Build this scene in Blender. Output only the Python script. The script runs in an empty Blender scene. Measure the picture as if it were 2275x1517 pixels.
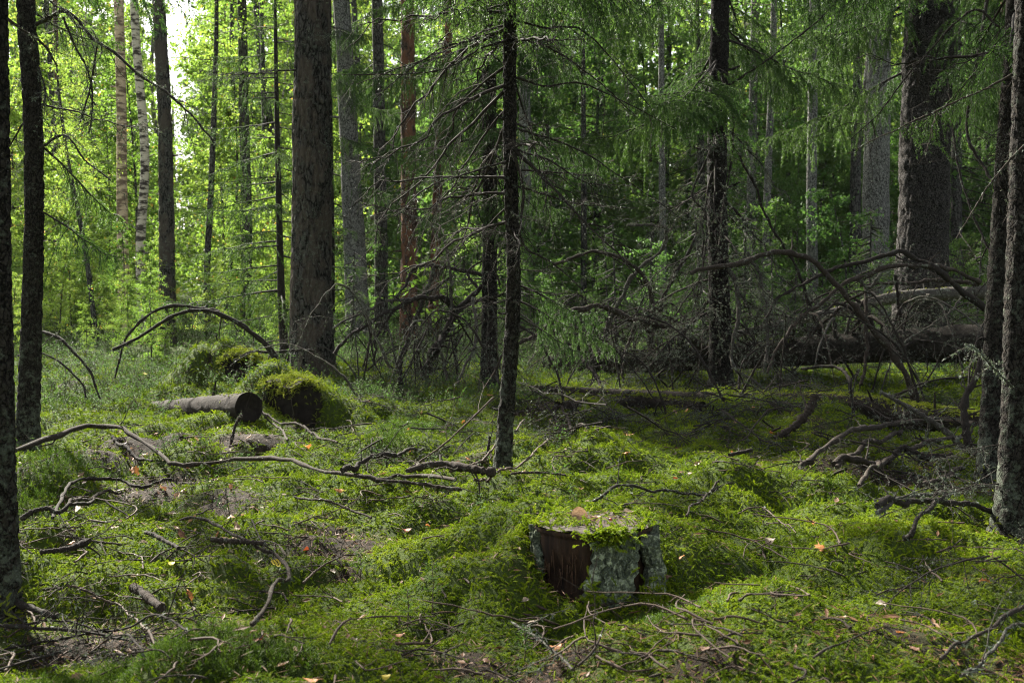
import bpy, math, random
import numpy as np
from mathutils import Vector, Matrix, Euler

SC = bpy.context.scene
COL = SC.collection
R = math.radians
rng = np.random.default_rng(7)
random.seed(7)

# ------------------------------------------------------------------ camera, sky, sun, exposure
CAM_Z, FPX, PITCH = 1.1, 2500.0, R(-2.7)
cam_data = bpy.data.cameras.new('camera')
cam = bpy.data.objects.new('camera', cam_data)
COL.objects.link(cam)
cam.location = (0, 0, CAM_Z)
cam.rotation_euler = (R(90) + PITCH, 0, 0)
cam_data.sensor_width = 36.0
cam_data.lens = FPX / 2275.0 * 36.0
cam_data.clip_start, cam_data.clip_end = 0.05, 1500
cam_data.dof.use_dof = True
cam_data.dof.focus_distance = 6.0
cam_data.dof.aperture_fstop = 5.6
SC.camera = cam

SUN_EL, SUN_AZ = R(37), R(-34)          # azimuth from +Y towards +X
world = bpy.data.worlds.new('World')
SC.world = world
world.use_nodes = True
wn = world.node_tree
bg = wn.nodes['Background']
sky = wn.nodes.new('ShaderNodeTexSky')
sky.sky_type = 'NISHITA'
sky.sun_disc = False
sky.sun_elevation = SUN_EL
sky.sun_rotation = SUN_AZ
sky.air_density, sky.dust_density = 1.0, 2.5
hs = wn.nodes.new('ShaderNodeHueSaturation')          # thin high cloud: a paler sky all over
hs.inputs['Saturation'].default_value = 0.35
wn.links.new(sky.outputs[0], hs.inputs['Color'])
wn.links.new(hs.outputs[0], bg.inputs[0])
bg.inputs[1].default_value = 0.05
sun_data = bpy.data.lights.new('sun', 'SUN')
sun_data.energy = 5.0
sun_data.angle = R(2.5)
sun_data.color = (1.0, 0.95, 0.84)
sun = bpy.data.objects.new('sun', sun_data)
COL.objects.link(sun)
sdir = Vector((math.sin(SUN_AZ) * math.cos(SUN_EL), math.cos(SUN_AZ) * math.cos(SUN_EL), math.sin(SUN_EL)))
sun.rotation_euler = sdir.to_track_quat('Z', 'Y').to_euler()
sun.location = sdir * 60

SC.view_settings.view_transform = 'Standard'
SC.view_settings.look = 'None'
SC.view_settings.gamma = 1
SC.view_settings.use_curve_mapping = False
SC.view_settings.exposure = 2.55
cy = SC.cycles
cy.max_bounces, cy.diffuse_bounces, cy.glossy_bounces, cy.transmission_bounces, cy.transparent_max_bounces = 6, 4, 2, 4, 4
cy.use_denoising = True
cy.volume_bounces = 0
cy.filter_width = 1.1
cy.denoising_prefilter = 'NONE'
cy.sample_clamp_direct = 12.0
cy.sample_clamp_indirect = 3.0
cy.caustics_reflective = cy.caustics_refractive = False

# ------------------------------------------------------------------ numpy noise, terrain, pixel rays
def _hash(ix, iy, seed):
    h = (ix.astype(np.int64) * 374761393 + iy.astype(np.int64) * 668265263 + seed * 1442695041) & 0xffffffff
    h = ((h ^ (h >> 13)) * 1274126177) & 0xffffffff
    return ((h ^ (h >> 16)) & 0xffff) / 65535.0

def noise2(x, y, seed=0):
    x, y = np.asarray(x, float), np.asarray(y, float)
    ix, iy = np.floor(x), np.floor(y)
    fx, fy = x - ix, y - iy
    ux, uy = fx * fx * (3 - 2 * fx), fy * fy * (3 - 2 * fy)
    a, b = _hash(ix, iy, seed), _hash(ix + 1, iy, seed)
    c, d = _hash(ix, iy + 1, seed), _hash(ix + 1, iy + 1, seed)
    return (a * (1 - ux) + b * ux) * (1 - uy) + (c * (1 - ux) + d * ux) * uy - 0.5

def fbm(x, y, seed=0, octv=3):
    t, a, f = 0, 1.0, 1.0
    for k in range(octv):
        t = t + a * noise2(x * f, y * f, seed + k * 17)
        a *= 0.5; f *= 2.03
    return t

# x, y, height, sx, sy : gentle hummocks
MOUNDS = [(1.55, 4.35, .05, .55, .26), (-2.55, 6.0, .10, .45, .35), (-.95, 4.25, .06, .42, .16), (-.55, 5.4, .06, .5, .3), (1.9, 5.4, .08, .5, .3),
          (-2.3, 13.2, .12, .8, .8), (.9, 3.45, .05, .35, .2), (-.9, 3.1, .06, .4, .2), (2.0, 3.6, .05, .5, .2), (-1.9, 7.6, .06, .5, .4),
          (.15, 9.6, .07, .7, .3), (2.2, 8.0, .06, .6, .35)]
_f = np.array((0, math.cos(PITCH), math.sin(PITCH)))
_u = np.array((0, -math.sin(PITCH), math.cos(PITCH)))
_C = np.array((0, 0, CAM_Z))
def ray(px, py):
    return _f + np.array((1, 0, 0)) * (px - 1137.5) / FPX - _u * (py - 758.5) / FPX
def at(px, py, Y):
    d = ray(px, py)
    return _C + d * (Y / d[1])
# surveyed points of the ground: photograph pixel and distance
ANCH = [(1320, 1345, 3.80, .16), (1400, 1345, 3.80, .16), (1230, 1330, 3.80, .16), (1500, 1320, 3.9, .16), (1560, 1262, 4.05, .14), (1480, 1215, 4.13, .1), (1130, 1128, 4.36, .2), (1040, 1160, 4.34, .2), (950, 1192, 4.3, .22), (800, 1262, 4.2, .25),
        (1140, 1185, 4.12, .15), (1060, 1235, 3.88, .17), (1128, 1255, 3.80, .12), (960, 1262, 3.92, .2), (1158, 1240, 3.86, .09), (1150, 1190, 4.0, .09), (1000, 1402, 3.6, .22), (900, 1330, 3.8, .2), (1250, 1118, 4.42, .2), (1400, 1118, 4.42, .2), (1490, 1165, 4.25, .16), (1525, 1235, 4.08, .15),
        (1600, 1300, 4.0, .2), (1180, 1400, 3.6, .2), (1450, 1400, 3.6, .2), (700, 1330, 4.0, .3), (1620, 1200, 4.6, .3),
        (1340, 966, 6.55, .28), (1270, 992, 6.5, .22), (1420, 1005, 6.5, .22), (1340, 1050, 6.2, .25), (1480, 1050, 6.3, .3), (1200, 1030, 6.6, .3),
        (1600, 1062, 5.7, .3), (1740, 1110, 5.6, .3), (1500, 1120, 5.5, .3),
        (560, 838, 8.95, .28), (640, 826, 9.02, .22), (600, 842, 8.95, .15), (630, 822, 9.35, .3), (710, 850, 9.0, .25), (765, 900, 8.85, .25), (820, 945, 8.7, .3), (640, 935, 8.5, .22), (510, 872, 9.1, .25), (600, 980, 8.0, .3),
        (470, 775, 11.0, .3), (425, 800, 10.8, .28), (380, 850, 10.6, .3), (560, 800, 11.0, .3), (470, 860, 10.3, .25), (510, 985, 8.1, .22), (560, 975, 8.1, .2),
        (300, 930, 9.9, .3), (450, 945, 8.9, .3), (380, 940, 9.4, .3), (2000, 1215, 4.5, .3), (2000, 1150, 4.95, .3), (12, 1385, 3.75, .3), (62, 1022, 7.3, .4), (697, 858, 12.6, .6), (1113, 1080, 6.3, .25), (2200, 1100, 6.2, .4), (2262, 1205, 5.0, .3)]
_AP = np.array([at(a, b, c) for a, b, c, _ in ANCH]); _AS = np.array([a[3] for a in ANCH])
def _phi(x, y):
    d2 = (np.asarray(x, float)[..., None] - _AP[:, 0]) ** 2 + (np.asarray(y, float)[..., None] - _AP[:, 1]) ** 2
    return np.exp(-d2 / _AS ** 2)

def cushion(x, y):
    """0 in the creases between moss cushions, about .5 on their rounded tops"""
    wx, wy = x + .25 * noise2(x * 1.1, y * 1.1, 301), y + .25 * noise2(x * 1.1 + 7, y * 1.1, 302)
    return np.abs(noise2(wx * 1.55, wy * 1.9, 310)) ** .75 + .38 * np.abs(noise2(wx * 3.7, wy * 4.3, 311)) ** .75

def terrain0(x, y):
    x, y = np.asarray(x, float), np.asarray(y, float)
    z = 0.09 * fbm(x * .45 + 3.1, y * .45 + 8.7, 3, 2) + 0.03 * fbm(x * 6, y * 6, 23, 2) + .35 * cushion(x, y) - .115
    for mx, my, h, sx, sy in MOUNDS:
        z = z + h * np.exp(-((x - mx) / sx) ** 2 - ((y - my) / sy) ** 2)
    far = np.clip((np.hypot(x, y) - 30) / 60, 0, 1)
    return z + far * 1.2
_A = _phi(_AP[:, 0], _AP[:, 1])
_W = np.linalg.solve(_A.T @ _A + .02 * np.eye(len(ANCH)), _A.T @ (_AP[:, 2] - terrain0(_AP[:, 0], _AP[:, 1])))
def terrain(x, y):
    return terrain0(x, y) + _phi(x, y) @ _W

def tz(x, y):
    return float(terrain(x, y))

_T = np.concatenate([np.linspace(2, 16, 900), np.linspace(16.05, 80, 500)])
def gnd(px, py, h=0.0):
    d = ray(px, py)
    P = _C[None] + d[None] * _T[:, None]
    below = np.nonzero(P[:, 2] < terrain(P[:, 0], P[:, 1]) + h)[0]
    return P[below[0]] if len(below) else P[-1]

def brown(x, y):
    """1 where needle litter and bare soil show instead of moss"""
    b = 0
    for bx, by, sx, sy, a in BROWN:
        b = np.maximum(b, a * np.exp(-((x - bx) / sx) ** 2 - ((y - by) / sy) ** 2))
    return b
BROWN = []
for px, py, sx, sy, a in [(300, 1010, .35, .35, 1), (430, 1060, .3, .2, .8), (330, 1165, .30, .25, 1), (520, 1130, .25, .2, .8),
                          (130, 1230, .25, .15, .9), (150, 1430, .32, .22, 1), (520, 990, .2, .2, .7), (600, 990, .25, .25, .5),
                          (1250, 1470, .2, .06, .8), (1000, 1470, .25, .08, .4), (1560, 960, .6, .4, .9), (1750, 930, .6, .6, .8),
                          (2180, 1290, .22, .16, 1), (2050, 1080, .4, .25, .8), (900, 880, .6, .7, .9), (1180, 900, .4, .5, .8),
                          (980, 1050, .4, .3, .6), (1620, 1450, .2, .1, .7), (560, 1410, .14, .06, .8), (1290, 1345, .18, .06, .9)]:
    p = gnd(px, py)
    BROWN.append((p[0], p[1], sx, sy, a))
def mossmask(x, y):
    n = fbm(x * 1.3 + 5, y * 1.3 - 2, 41, 3)
    n2 = fbm(x * 5 + 1, y * 5, 57, 2)
    m = 0.98 + 1.1 * n + .6 * n2 - brown(x, y) * (1.0 + 1.3 * fbm(x * 3.1, y * 3.1, 63, 2)) * .72 - .9 * np.clip(.17 - cushion(x, y), 0, 1) * 4
    return np.clip(m, 0, 1)

# ------------------------------------------------------------------ mesh builder
class MB:
    def __init__(s):
        s.v, s.n, s.f = [], 0, []          # f: (faces array, material index, smooth)
    def add(s, v, f, mi=0, smooth=True):
        v = np.asarray(v, float).reshape(-1, 3)
        f = np.asarray(f, np.int64)
        s.v.append(v); s.f.append((f + s.n, mi, smooth)); s.n += len(v)
    def tube(s, pts, rad, sides=6, mi=0, disp=None, cap=True):
        pts = np.asarray(pts, float); n = len(pts)
        rad = np.broadcast_to(np.asarray(rad, float), (n,))
        t = np.gradient(pts, axis=0)
        t /= np.linalg.norm(t, axis=1)[:, None] + 1e-12
        ref = np.array((0, 0, 1.0)) if abs(t[0][2]) < .9 else np.array((1.0, 0, 0))
        a = np.cross(t, ref); bad = np.linalg.norm(a, axis=1) < .05
        if bad.any():
            a[bad] = np.cross(t[bad], np.array((.31, .9, .2)))
        a /= np.linalg.norm(a, axis=1)[:, None] + 1e-12
        b = np.cross(t, a)
        ang = np.linspace(0, 2 * np.pi, sides, endpoint=False)
        rr = rad[:, None] * np.ones(sides)[None]
        if disp is not None:
            rr = rr + disp
        v = pts[:, None] + rr[..., None] * (np.cos(ang)[None, :, None] * a[:, None] + np.sin(ang)[None, :, None] * b[:, None])
        i = np.arange(n - 1)[:, None] * sides; j = np.arange(sides)[None]
        k = (j + 1) % sides
        f = np.stack([i + j, i + k, i + sides + k, i + sides + j], -1).reshape(-1, 4)
        s.add(v, f, mi)
        if cap:
            for e, base in ((0, 0), (n - 1, (n - 1) * sides)):
                c = pts[e]
                ring = v[e]
                vv = np.vstack([ring, c[None]])
                ff = np.stack([np.arange(sides), (np.arange(sides) + 1) % sides, np.full(sides, sides)], -1)
                s.add(vv, ff if e else ff[:, ::-1], mi, False)
    def leaves(s, c, d, nrm, L, W, mi=0, fold=.15):
        """diamond leaves: base c, direction d, normal nrm; L, W arrays"""
        c, d, nrm = (np.asarray(q, float) for q in (c, d, nrm))
        N = len(c)
        d = d / (np.linalg.norm(d, axis=1)[:, None] + 1e-9)
        side = np.cross(d, nrm); side /= np.linalg.norm(side, axis=1)[:, None] + 1e-9
        up = np.cross(side, d)
        L = np.broadcast_to(L, (N,))[:, None]; W = np.broadcast_to(W, (N,))[:, None]
        v = np.stack([c, c + d * L * .45 + side * W * .5 + up * W * fold, c + d * L - up * W * fold, c + d * L * .45 - side * W * .5 + up * W * fold], 1)
        s.add(v, np.arange(N * 4).reshape(N, 4), mi, False)
    def needles(s, c, d, L, W, mi=0):
        c, d = np.asarray(c, float), np.asarray(d, float)
        N = len(c)
        d = d / (np.linalg.norm(d, axis=1)[:, None] + 1e-9)
        side = np.cross(d, rng.normal(size=(N, 3))); side /= np.linalg.norm(side, axis=1)[:, None] + 1e-9
        L = np.broadcast_to(L, (N,))[:, None]; W = np.broadcast_to(W, (N,))[:, None]
        v = np.stack([c - side * W * .5, c + side * W * .5, c + d * L], 1)
        s.add(v, np.arange(N * 3).reshape(N, 3), mi, False)
    def mesh(s, name, mats):
        me = bpy.data.meshes.new(name)
        V = np.vstack(s.v)
        loops = np.concatenate([f.ravel() for f, _, _ in s.f])
        cnt = np.concatenate([np.full(len(f), f.shape[1]) for f, _, _ in s.f])
        mi = np.concatenate([np.full(len(f), m) for f, m, _ in s.f])
        sm = np.concatenate([np.full(len(f), q) for f, _, q in s.f])
        st = np.concatenate([[0], np.cumsum(cnt)[:-1]])
        me.vertices.add(len(V)); me.vertices.foreach_set('co', V.ravel().astype(np.float32))
        me.loops.add(len(loops)); me.loops.foreach_set('vertex_index', loops.astype(np.int32))
        me.polygons.add(len(cnt)); me.polygons.foreach_set('loop_start', st.astype(np.int32))
        me.polygons.foreach_set('material_index', mi.astype(np.int32))
        me.polygons.foreach_set('use_smooth', sm.astype(bool))
        for m in mats:
            me.materials.append(m)
        me.update(calc_edges=True)
        me.validate()
        return me

def obj(name, me, parent=None, loc=(0, 0, 0), rot=(0, 0, 0), scl=(1, 1, 1), kind=None):
    o = bpy.data.objects.new(name, me)
    COL.objects.link(o)
    o.location, o.rotation_euler = loc, rot
    o.scale = scl if hasattr(scl, '__len__') else (scl,) * 3
    if parent is not None:
        o.parent = parent
    if kind:
        o['kind'] = kind
    return o

def tag(o, label, cat, group=None):
    o['label'], o['category'] = label, cat
    if group:
        o['group'] = group
    return o

def thing(name, label, cat, loc=(0, 0, 0), group=None, rot=(0, 0, 0), scl=(1, 1, 1)):
    return tag(obj(name, None, None, tuple(float(q) for q in loc), rot, scl), label, cat, group)

def smooth_line(pts, n):
    pts = np.asarray(pts, float)
    if len(pts) == 2:
        t = np.linspace(0, 1, n)[:, None]
        return pts[0] * (1 - t) + pts[1] * t
    P = np.vstack([2 * pts[0] - pts[1], pts, 2 * pts[-1] - pts[-2]])
    seg = len(pts) - 1
    u = np.linspace(0, seg, n); k = np.minimum(u.astype(int), seg - 1); t = (u - k)[:, None]
    a, b, c, d = P[k], P[k + 1], P[k + 2], P[k + 3]
    return .5 * (2 * b + (c - a) * t + (2 * a - 5 * b + 4 * c - d) * t ** 2 + (3 * b - a - 3 * c + d) * t ** 3)

# ------------------------------------------------------------------ materials
def mat_new(name):
    m = bpy.data.materials.new(name); m.use_nodes = True
    nt = m.node_tree
    for n in list(nt.nodes):
        nt.nodes.remove(n)
    out = nt.nodes.new('ShaderNodeOutputMaterial')
    return m, nt, out
def N(nt, t, **kw):
    n = nt.nodes.new(t)
    for k, v in kw.items():
        if k in n.inputs:
            n.inputs[k].default_value = v
        else:
            setattr(n, k, v)
    return n
def ramp(nt, fac, stops):
    r = N(nt, 'ShaderNodeValToRGB')
    el = r.color_ramp.elements
    while len(el) < len(stops):
        el.new(.5)
    for e, (p, c) in zip(el, stops):
        e.position, e.color = p, (*c, 1)
    nt.links.new(fac, r.inputs[0])
    return r.outputs[0]
def mixc(nt, fac, a, b, mode='MIX'):
    m = N(nt, 'ShaderNodeMix', data_type='RGBA', blend_type=mode)
    for s, v in ((0, fac), (6, a), (7, b)):
        if hasattr(v, 'links'):
            nt.links.new(v, m.inputs[s])
        else:
            m.inputs[s].default_value = (*v, 1) if s else v
    return m.outputs[2]
def math_(nt, op, a, b=0.0, c=0.0):
    m = N(nt, 'ShaderNodeMath', operation=op)
    for i, v in enumerate((a, b, c)):
        if hasattr(v, 'links'):
            nt.links.new(v, m.inputs[i])
        else:
            m.inputs[i].default_value = v
    return m.outputs[0]
def coords(nt, kind='Object', scale=(1, 1, 1)):
    tc = N(nt, 'ShaderNodeTexCoord')
    mp = N(nt, 'ShaderNodeMapping'); mp.inputs['Scale'].default_value = scale
    nt.links.new(tc.outputs[kind], mp.inputs[0])
    return mp.outputs[0]
def wpos(nt):
    return N(nt, 'ShaderNodeNewGeometry').outputs['Position']
def noise_n(nt, vec, scale, detail=4, rough=.6):
    n = N(nt, 'ShaderNodeTexNoise'); n.inputs['Scale'].default_value = scale
    n.inputs['Detail'].default_value = detail; n.inputs['Roughness'].default_value = rough
    nt.links.new(vec, n.inputs['Vector'])
    return n.outputs[0]

def bark_mat(name, dark, light, lichen=(.22, .27, .22), lich=.35, plate=22, stretch=.35, bump=.6, crack=True, base_lichen=0.0, extra=None, horiz=False):
    m, nt, out = mat_new(name)
    L = nt.links
    v = coords(nt, 'Object', (1, 1, stretch))
    vv = coords(nt, 'Object')
    big = noise_n(nt, vv, 3.2, 3)
    fine = noise_n(nt, v, plate * 2.2, 5, .7)
    vor = N(nt, 'ShaderNodeTexVoronoi', feature='DISTANCE_TO_EDGE'); vor.inputs['Scale'].default_value = plate
    wob = mixc(nt, .06, v, N(nt, 'ShaderNodeTexNoise').outputs['Color'])
    nz = N(nt, 'ShaderNodeTexNoise'); nz.inputs['Scale'].default_value = plate * .8
    L.new(v, nz.inputs['Vector'])
    wv = mixc(nt, .07, v, nz.outputs['Color'])
    L.new(wv, vor.inputs['Vector'])
    edge = ramp(nt, vor.outputs[0], [(.01, (0, 0, 0)), (.16, (1, 1, 1))])
    col = ramp(nt, fine, [(.3, dark), (.7, light)])
    if crack:
        col = mixc(nt, 1, col, mixc(nt, .92, (1, 1, 1), edge), 'MULTIPLY')
    if extra:                      # second colour in large patches (orange pine bark, birch scars)
        ef = ramp(nt, noise_n(nt, coords(nt, 'Object', (1, 1, 3.2 if horiz else .5)), 5 if horiz else 6, 4), [(.46, (0, 0, 0)), (.56, (1, 1, 1))])
        col = mixc(nt, ef, col, extra)
    # lichen crust: pale blotches, thicker low on the stem where it is damp
    lf = noise_n(nt, vv, 27, 7, .8)
    if base_lichen:
        sep = N(nt, 'ShaderNodeSeparateXYZ'); L.new(vv, sep.inputs[0])
        bl = math_(nt, 'MULTIPLY', math_(nt, 'SUBTRACT', 1.0, math_(nt, 'MULTIPLY', sep.outputs[2], 1.1)), base_lichen)
        bl.node.use_clamp = True
        lf = math_(nt, 'ADD', lf, math_(nt, 'MULTIPLY', math_(nt, 'MAXIMUM', bl, 0.0), .11))
    lf2 = math_(nt, 'ADD', math_(nt, 'MULTIPLY', lf, .75), math_(nt, 'MULTIPLY', big, .25))
    lm = ramp(nt, lf2, [(.66 - .28 * lich, (0, 0, 0)), (.72 - .24 * lich, (1, 1, 1))])
    col = mixc(nt, math_(nt, 'MULTIPLY', lm, .85), col, mixc(nt, fine, tuple(q * .45 for q in lichen), tuple(q * 1.2 for q in lichen)))
    p = N(nt, 'ShaderNodeBsdfPrincipled', Roughness=.92)
    p.inputs['Specular IOR Level'].default_value = .10
    L.new(col, p.inputs['Base Color'])
    h = math_(nt, 'ADD', math_(nt, 'MULTIPLY', edge, .6 if crack else 0.0), math_(nt, 'ADD', fine, math_(nt, 'MULTIPLY', lm, .3)))
    b = N(nt, 'ShaderNodeBump', Strength=bump, Distance=.012); L.new(h, b.inputs['Height'])
    L.new(b.outputs[0], p.inputs['Normal'])
    L.new(p.outputs[0], out.inputs[0])
    return m

def leaf_mat(name, cols, trans=.5, wscale=0.0, gloss=.35, dead=None, deadcut=.93):
    """cols: ramp of leaf colours over per-leaf random; wscale: world noise shifts whole patches"""
    m, nt, out = mat_new(name)
    L = nt.links
    geo = N(nt, 'ShaderNodeNewGeometry')
    oi = N(nt, 'ShaderNodeObjectInfo')
    rnd = math_(nt, 'ADD', math_(nt, 'MULTIPLY', geo.outputs['Random Per Island'], .4), math_(nt, 'MULTIPLY', oi.outputs['Random'], .6))
    if wscale:
        w = noise_n(nt, geo.outputs['Position'], wscale, 6, .62)
        rnd = math_(nt, 'ADD', math_(nt, 'MULTIPLY', rnd, .62), math_(nt, 'MULTIPLY', math_(nt, 'SUBTRACT', w, .27), .85))
    n = len(cols)
    col = ramp(nt, rnd, [(i / (n - 1) if n > 1 else 0, c) for i, c in enumerate(cols)])
    if dead:
        df = math_(nt, 'GREATER_THAN', geo.outputs['Random Per Island'], deadcut)
        col = mixc(nt, df, col, dead)
    p = N(nt, 'ShaderNodeBsdfPrincipled', Roughness=.6)
    p.inputs['Specular IOR Level'].default_value = gloss * .7
    L.new(col, p.inputs['Base Color'])
    t = N(nt, 'ShaderNodeBsdfTranslucent')
    L.new(mixc(nt, 1, col, (1.12, 1.2, .82), 'MULTIPLY'), t.inputs[0])
    mx = N(nt, 'ShaderNodeMixShader'); mx.inputs[0].default_value = trans
    L.new(p.outputs[0], mx.inputs[1]); L.new(t.outputs[0], mx.inputs[2])
    L.new(mx.outputs[0], out.inputs[0])
    return m

def plain(name, c1, c2, scale=40, rough=.85, stretch=(1, 1, 1), bump=.4, spec=.25):
    m, nt, out = mat_new(name)
    v = coords(nt, 'Object', stretch)
    n = noise_n(nt, v, scale, 5, .7)
    p = N(nt, 'ShaderNodeBsdfPrincipled', Roughness=rough)
    p.inputs['Specular IOR Level'].default_value = spec
    nt.links.new(ramp(nt, n, [(.3, c1), (.7, c2)]), p.inputs['Base Color'])
    b = N(nt, 'ShaderNodeBump', Strength=bump, Distance=.006); nt.links.new(n, b.inputs['Height'])
    nt.links.new(b.outputs[0], p.inputs['Normal'])
    nt.links.new(p.outputs[0], out.inputs[0])
    return m

M = {}
M['pine'] = bark_mat('pine_bark', (.016, .014, .013), (.098, .09, .08), lich=.46, lichen=(.16, .18, .145), plate=21, stretch=.33, bump=1.0, extra=(.070, .056, .046))
M['redpine'] = bark_mat('red_pine_bark', (.035, .024, .019), (.10, .065, .048), lich=.28, plate=26, stretch=.4, extra=(.115, .055, .032))
M['spruce'] = bark_mat('spruce_bark', (.010, .008, .007), (.042, .036, .030), lich=.42, plate=40, stretch=.7, bump=.7, base_lichen=1.4, lichen=(.105, .12, .09), crack=True)
M['darkspruce'] = bark_mat('dark_spruce_bark', (.011, .009, .008), (.038, .032, .028), lich=.34, plate=44, stretch=.7, bump=.8, base_lichen=1.0, lichen=(.10, .115, .09))
M['bigspruce'] = bark_mat('scaly_spruce_bark', (.020, .018, .017), (.085, .076, .070), lich=.33, plate=34, stretch=.7, bump=1.0, lichen=(.10, .11, .10))
M['grey'] = bark_mat('grey_lichened_bark', (.07, .067, .062), (.25, .245, .225), lich=.5, plate=30, stretch=.5, bump=.8, lichen=(.33, .34, .30), crack=True)
M['birch'] = bark_mat('birch_bark', (.40, .36, .31), (.62, .56, .48), lich=.1, plate=20, stretch=3, bump=.3, crack=False, extra=(.05, .042, .038), horiz=True)
M['peel'] = bark_mat('peeling_pink_birch_bark', (.42, .30, .20), (.60, .47, .34), lich=.1, plate=14, stretch=2, bump=.5, crack=False, extra=(.16, .11, .08), horiz=True)
M['farbark'] = bark_mat('distant_bark', (.03, .028, .026), (.10, .092, .085), lich=.4, plate=20, stretch=.4, bump=.5)
M['dead'] = bark_mat('dead_branch_bark', (.010, .008, .007), (.040, .033, .028), lich=.30, plate=60, stretch=.5, bump=.4, crack=False, lichen=(.18, .21, .18))
M['deadlight'] = bark_mat('bare_branch_wood', (.010, .008, .0065), (.060, .047, .038), lich=.34, plate=50, stretch=.5, bump=.5, crack=False, lichen=(.22, .24, .19))
M['deadlich'] = bark_mat('lichened_branch_bark', (.022, .019, .016), (.085, .075, .065), lich=.50, plate=60, stretch=.5, bump=.6, crack=False, lichen=(.22, .235, .19))
M['greylog'] = bark_mat('weathered_grey_log', (.009, .008, .006), (.046, .039, .032), lich=.30, plate=12, stretch=1, bump=.9, lichen=(.13, .13, .10), crack=False)
M['log'] = bark_mat('rotting_log_bark', (.009, .007, .006), (.036, .028, .021), lich=.28, plate=12, stretch=1, bump=.9, lichen=(.085, .08, .06), crack=False)
M['twig'] = plain('twig_bark', (.02, .013, .010), (.095, .065, .045), 30)
M['sprucetwig'] = plain('spruce_twig_bark', (.008, .006, .005), (.026, .020, .015), 30)
M['lichen'] = leaf_mat('beard_lichen', [(.06, .072, .058), (.125, .145, .118)], .2, gloss=.1)
M['needle'] = leaf_mat('spruce_needles', [(.026, .058, .016), (.05, .098, .024), (.085, .14, .032)], .45, gloss=.4)
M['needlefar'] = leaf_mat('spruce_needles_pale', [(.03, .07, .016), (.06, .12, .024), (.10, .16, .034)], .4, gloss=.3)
M['birchleaf'] = leaf_mat('birch_leaves', [(.09, .17, .030), (.17, .26, .045), (.28, .33, .07)], .5, dead=(.50, .30, .07), deadcut=.988)
M['greenleaf'] = leaf_mat('rowan_leaves', [(.05, .115, .028), (.09, .165, .040), (.15, .22, .055)], .5)
M['berryleaf'] = leaf_mat('bilberry_leaves', [(.03, .07, .020), (.06, .115, .030), (.11, .17, .045)], .4, wscale=1.2, gloss=.05)
M['moss'] = leaf_mat('feather_moss', [(.018, .036, .004), (.085, .138, .008), (.20, .265, .011), (.39, .41, .022)], .35, wscale=1.6, gloss=.1, dead=(.17, .105, .03), deadcut=.95)
M['hairmoss'] = leaf_mat('hair_moss', [(.022, .045, .007), (.055, .098, .011), (.12, .165, .018)], .35, wscale=2, gloss=.2)
M['logmoss'] = leaf_mat('log_moss', [(.09, .13, .012), (.20, .235, .02), (.32, .31, .03)], .35, wscale=3, gloss=.2)
M['litter'] = leaf_mat('needle_litter', [(.07, .036, .02), (.14, .075, .038), (.22, .135, .07)], .05, gloss=.1)
M['rot'] = plain('rotten_heartwood', (.008, .005, .004), (.060, .032, .017), 34, .9, (1, 1, .12), 1.0)
M['fibre'] = plain('splintered_wood_fibre', (.03, .016, .008), (.10, .055, .03), 30)
M['crust'] = bark_mat('lichen_crusted_bark', (.03, .04, .028), (.28, .33, .24), lich=.74, plate=30, stretch=.3, bump=1.6, crack=False, lichen=(.52, .58, .40))
M['stumptop'] = plain('weathered_cut_wood', (.015, .011, .009), (.06, .045, .035), 30, .9)
M['endgrain'] = plain('dark_end_grain', (.006, .005, .0045), (.026, .021, .017), 25, .95, spec=.08)
M['soil'] = plain('black_soil', (.006, .005, .004), (.03, .022, .016), 20, .95)
M['berry'] = plain('red_berry_skin', (.35, .01, .008), (.5, .02, .012), 20, .35, spec=.5)

# ground: needle litter and soil, moss-green felt where moss grows (its own mask is stored on the mesh)
m, nt, out = mat_new('forest_floor')
at_ = N(nt, 'ShaderNodeAttribute', attribute_name='moss')
P_ = wpos(nt)
n1 = noise_n(nt, P_, 28, 6, .75); n2 = noise_n(nt, P_, 6, 3); n3 = noise_n(nt, P_, 1.6, 3)
lit = ramp(nt, n1, [(.3, (.006, .0045, .003)), (.5, (.022, .016, .010)), (.75, (.062, .042, .025))])
mos = ramp(nt, math_(nt, 'ADD', math_(nt, 'MULTIPLY', n1, .5), math_(nt, 'MULTIPLY', n3, .5)), [(.3, (.016, .028, .006)), (.7, (.07, .10, .014))])
ff = ramp(nt, math_(nt, 'ADD', at_.outputs['Fac'], math_(nt, 'MULTIPLY', math_(nt, 'SUBTRACT', n2, .5), .6)), [(.35, (0, 0, 0)), (.6, (1, 1, 1))])
p = N(nt, 'ShaderNodeBsdfPrincipled', Roughness=.95)
p.inputs['Specular IOR Level'].default_value = .15
nt.links.new(mixc(nt, ff, lit, mos), p.inputs['Base Color'])
b = N(nt, 'ShaderNodeBump', Strength=.9, Distance=.03); nt.links.new(n1, b.inputs['Height'])
nt.links.new(b.outputs[0], p.inputs['Normal']); nt.links.new(p.outputs[0], out.inputs[0])
M['ground'] = m

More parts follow.
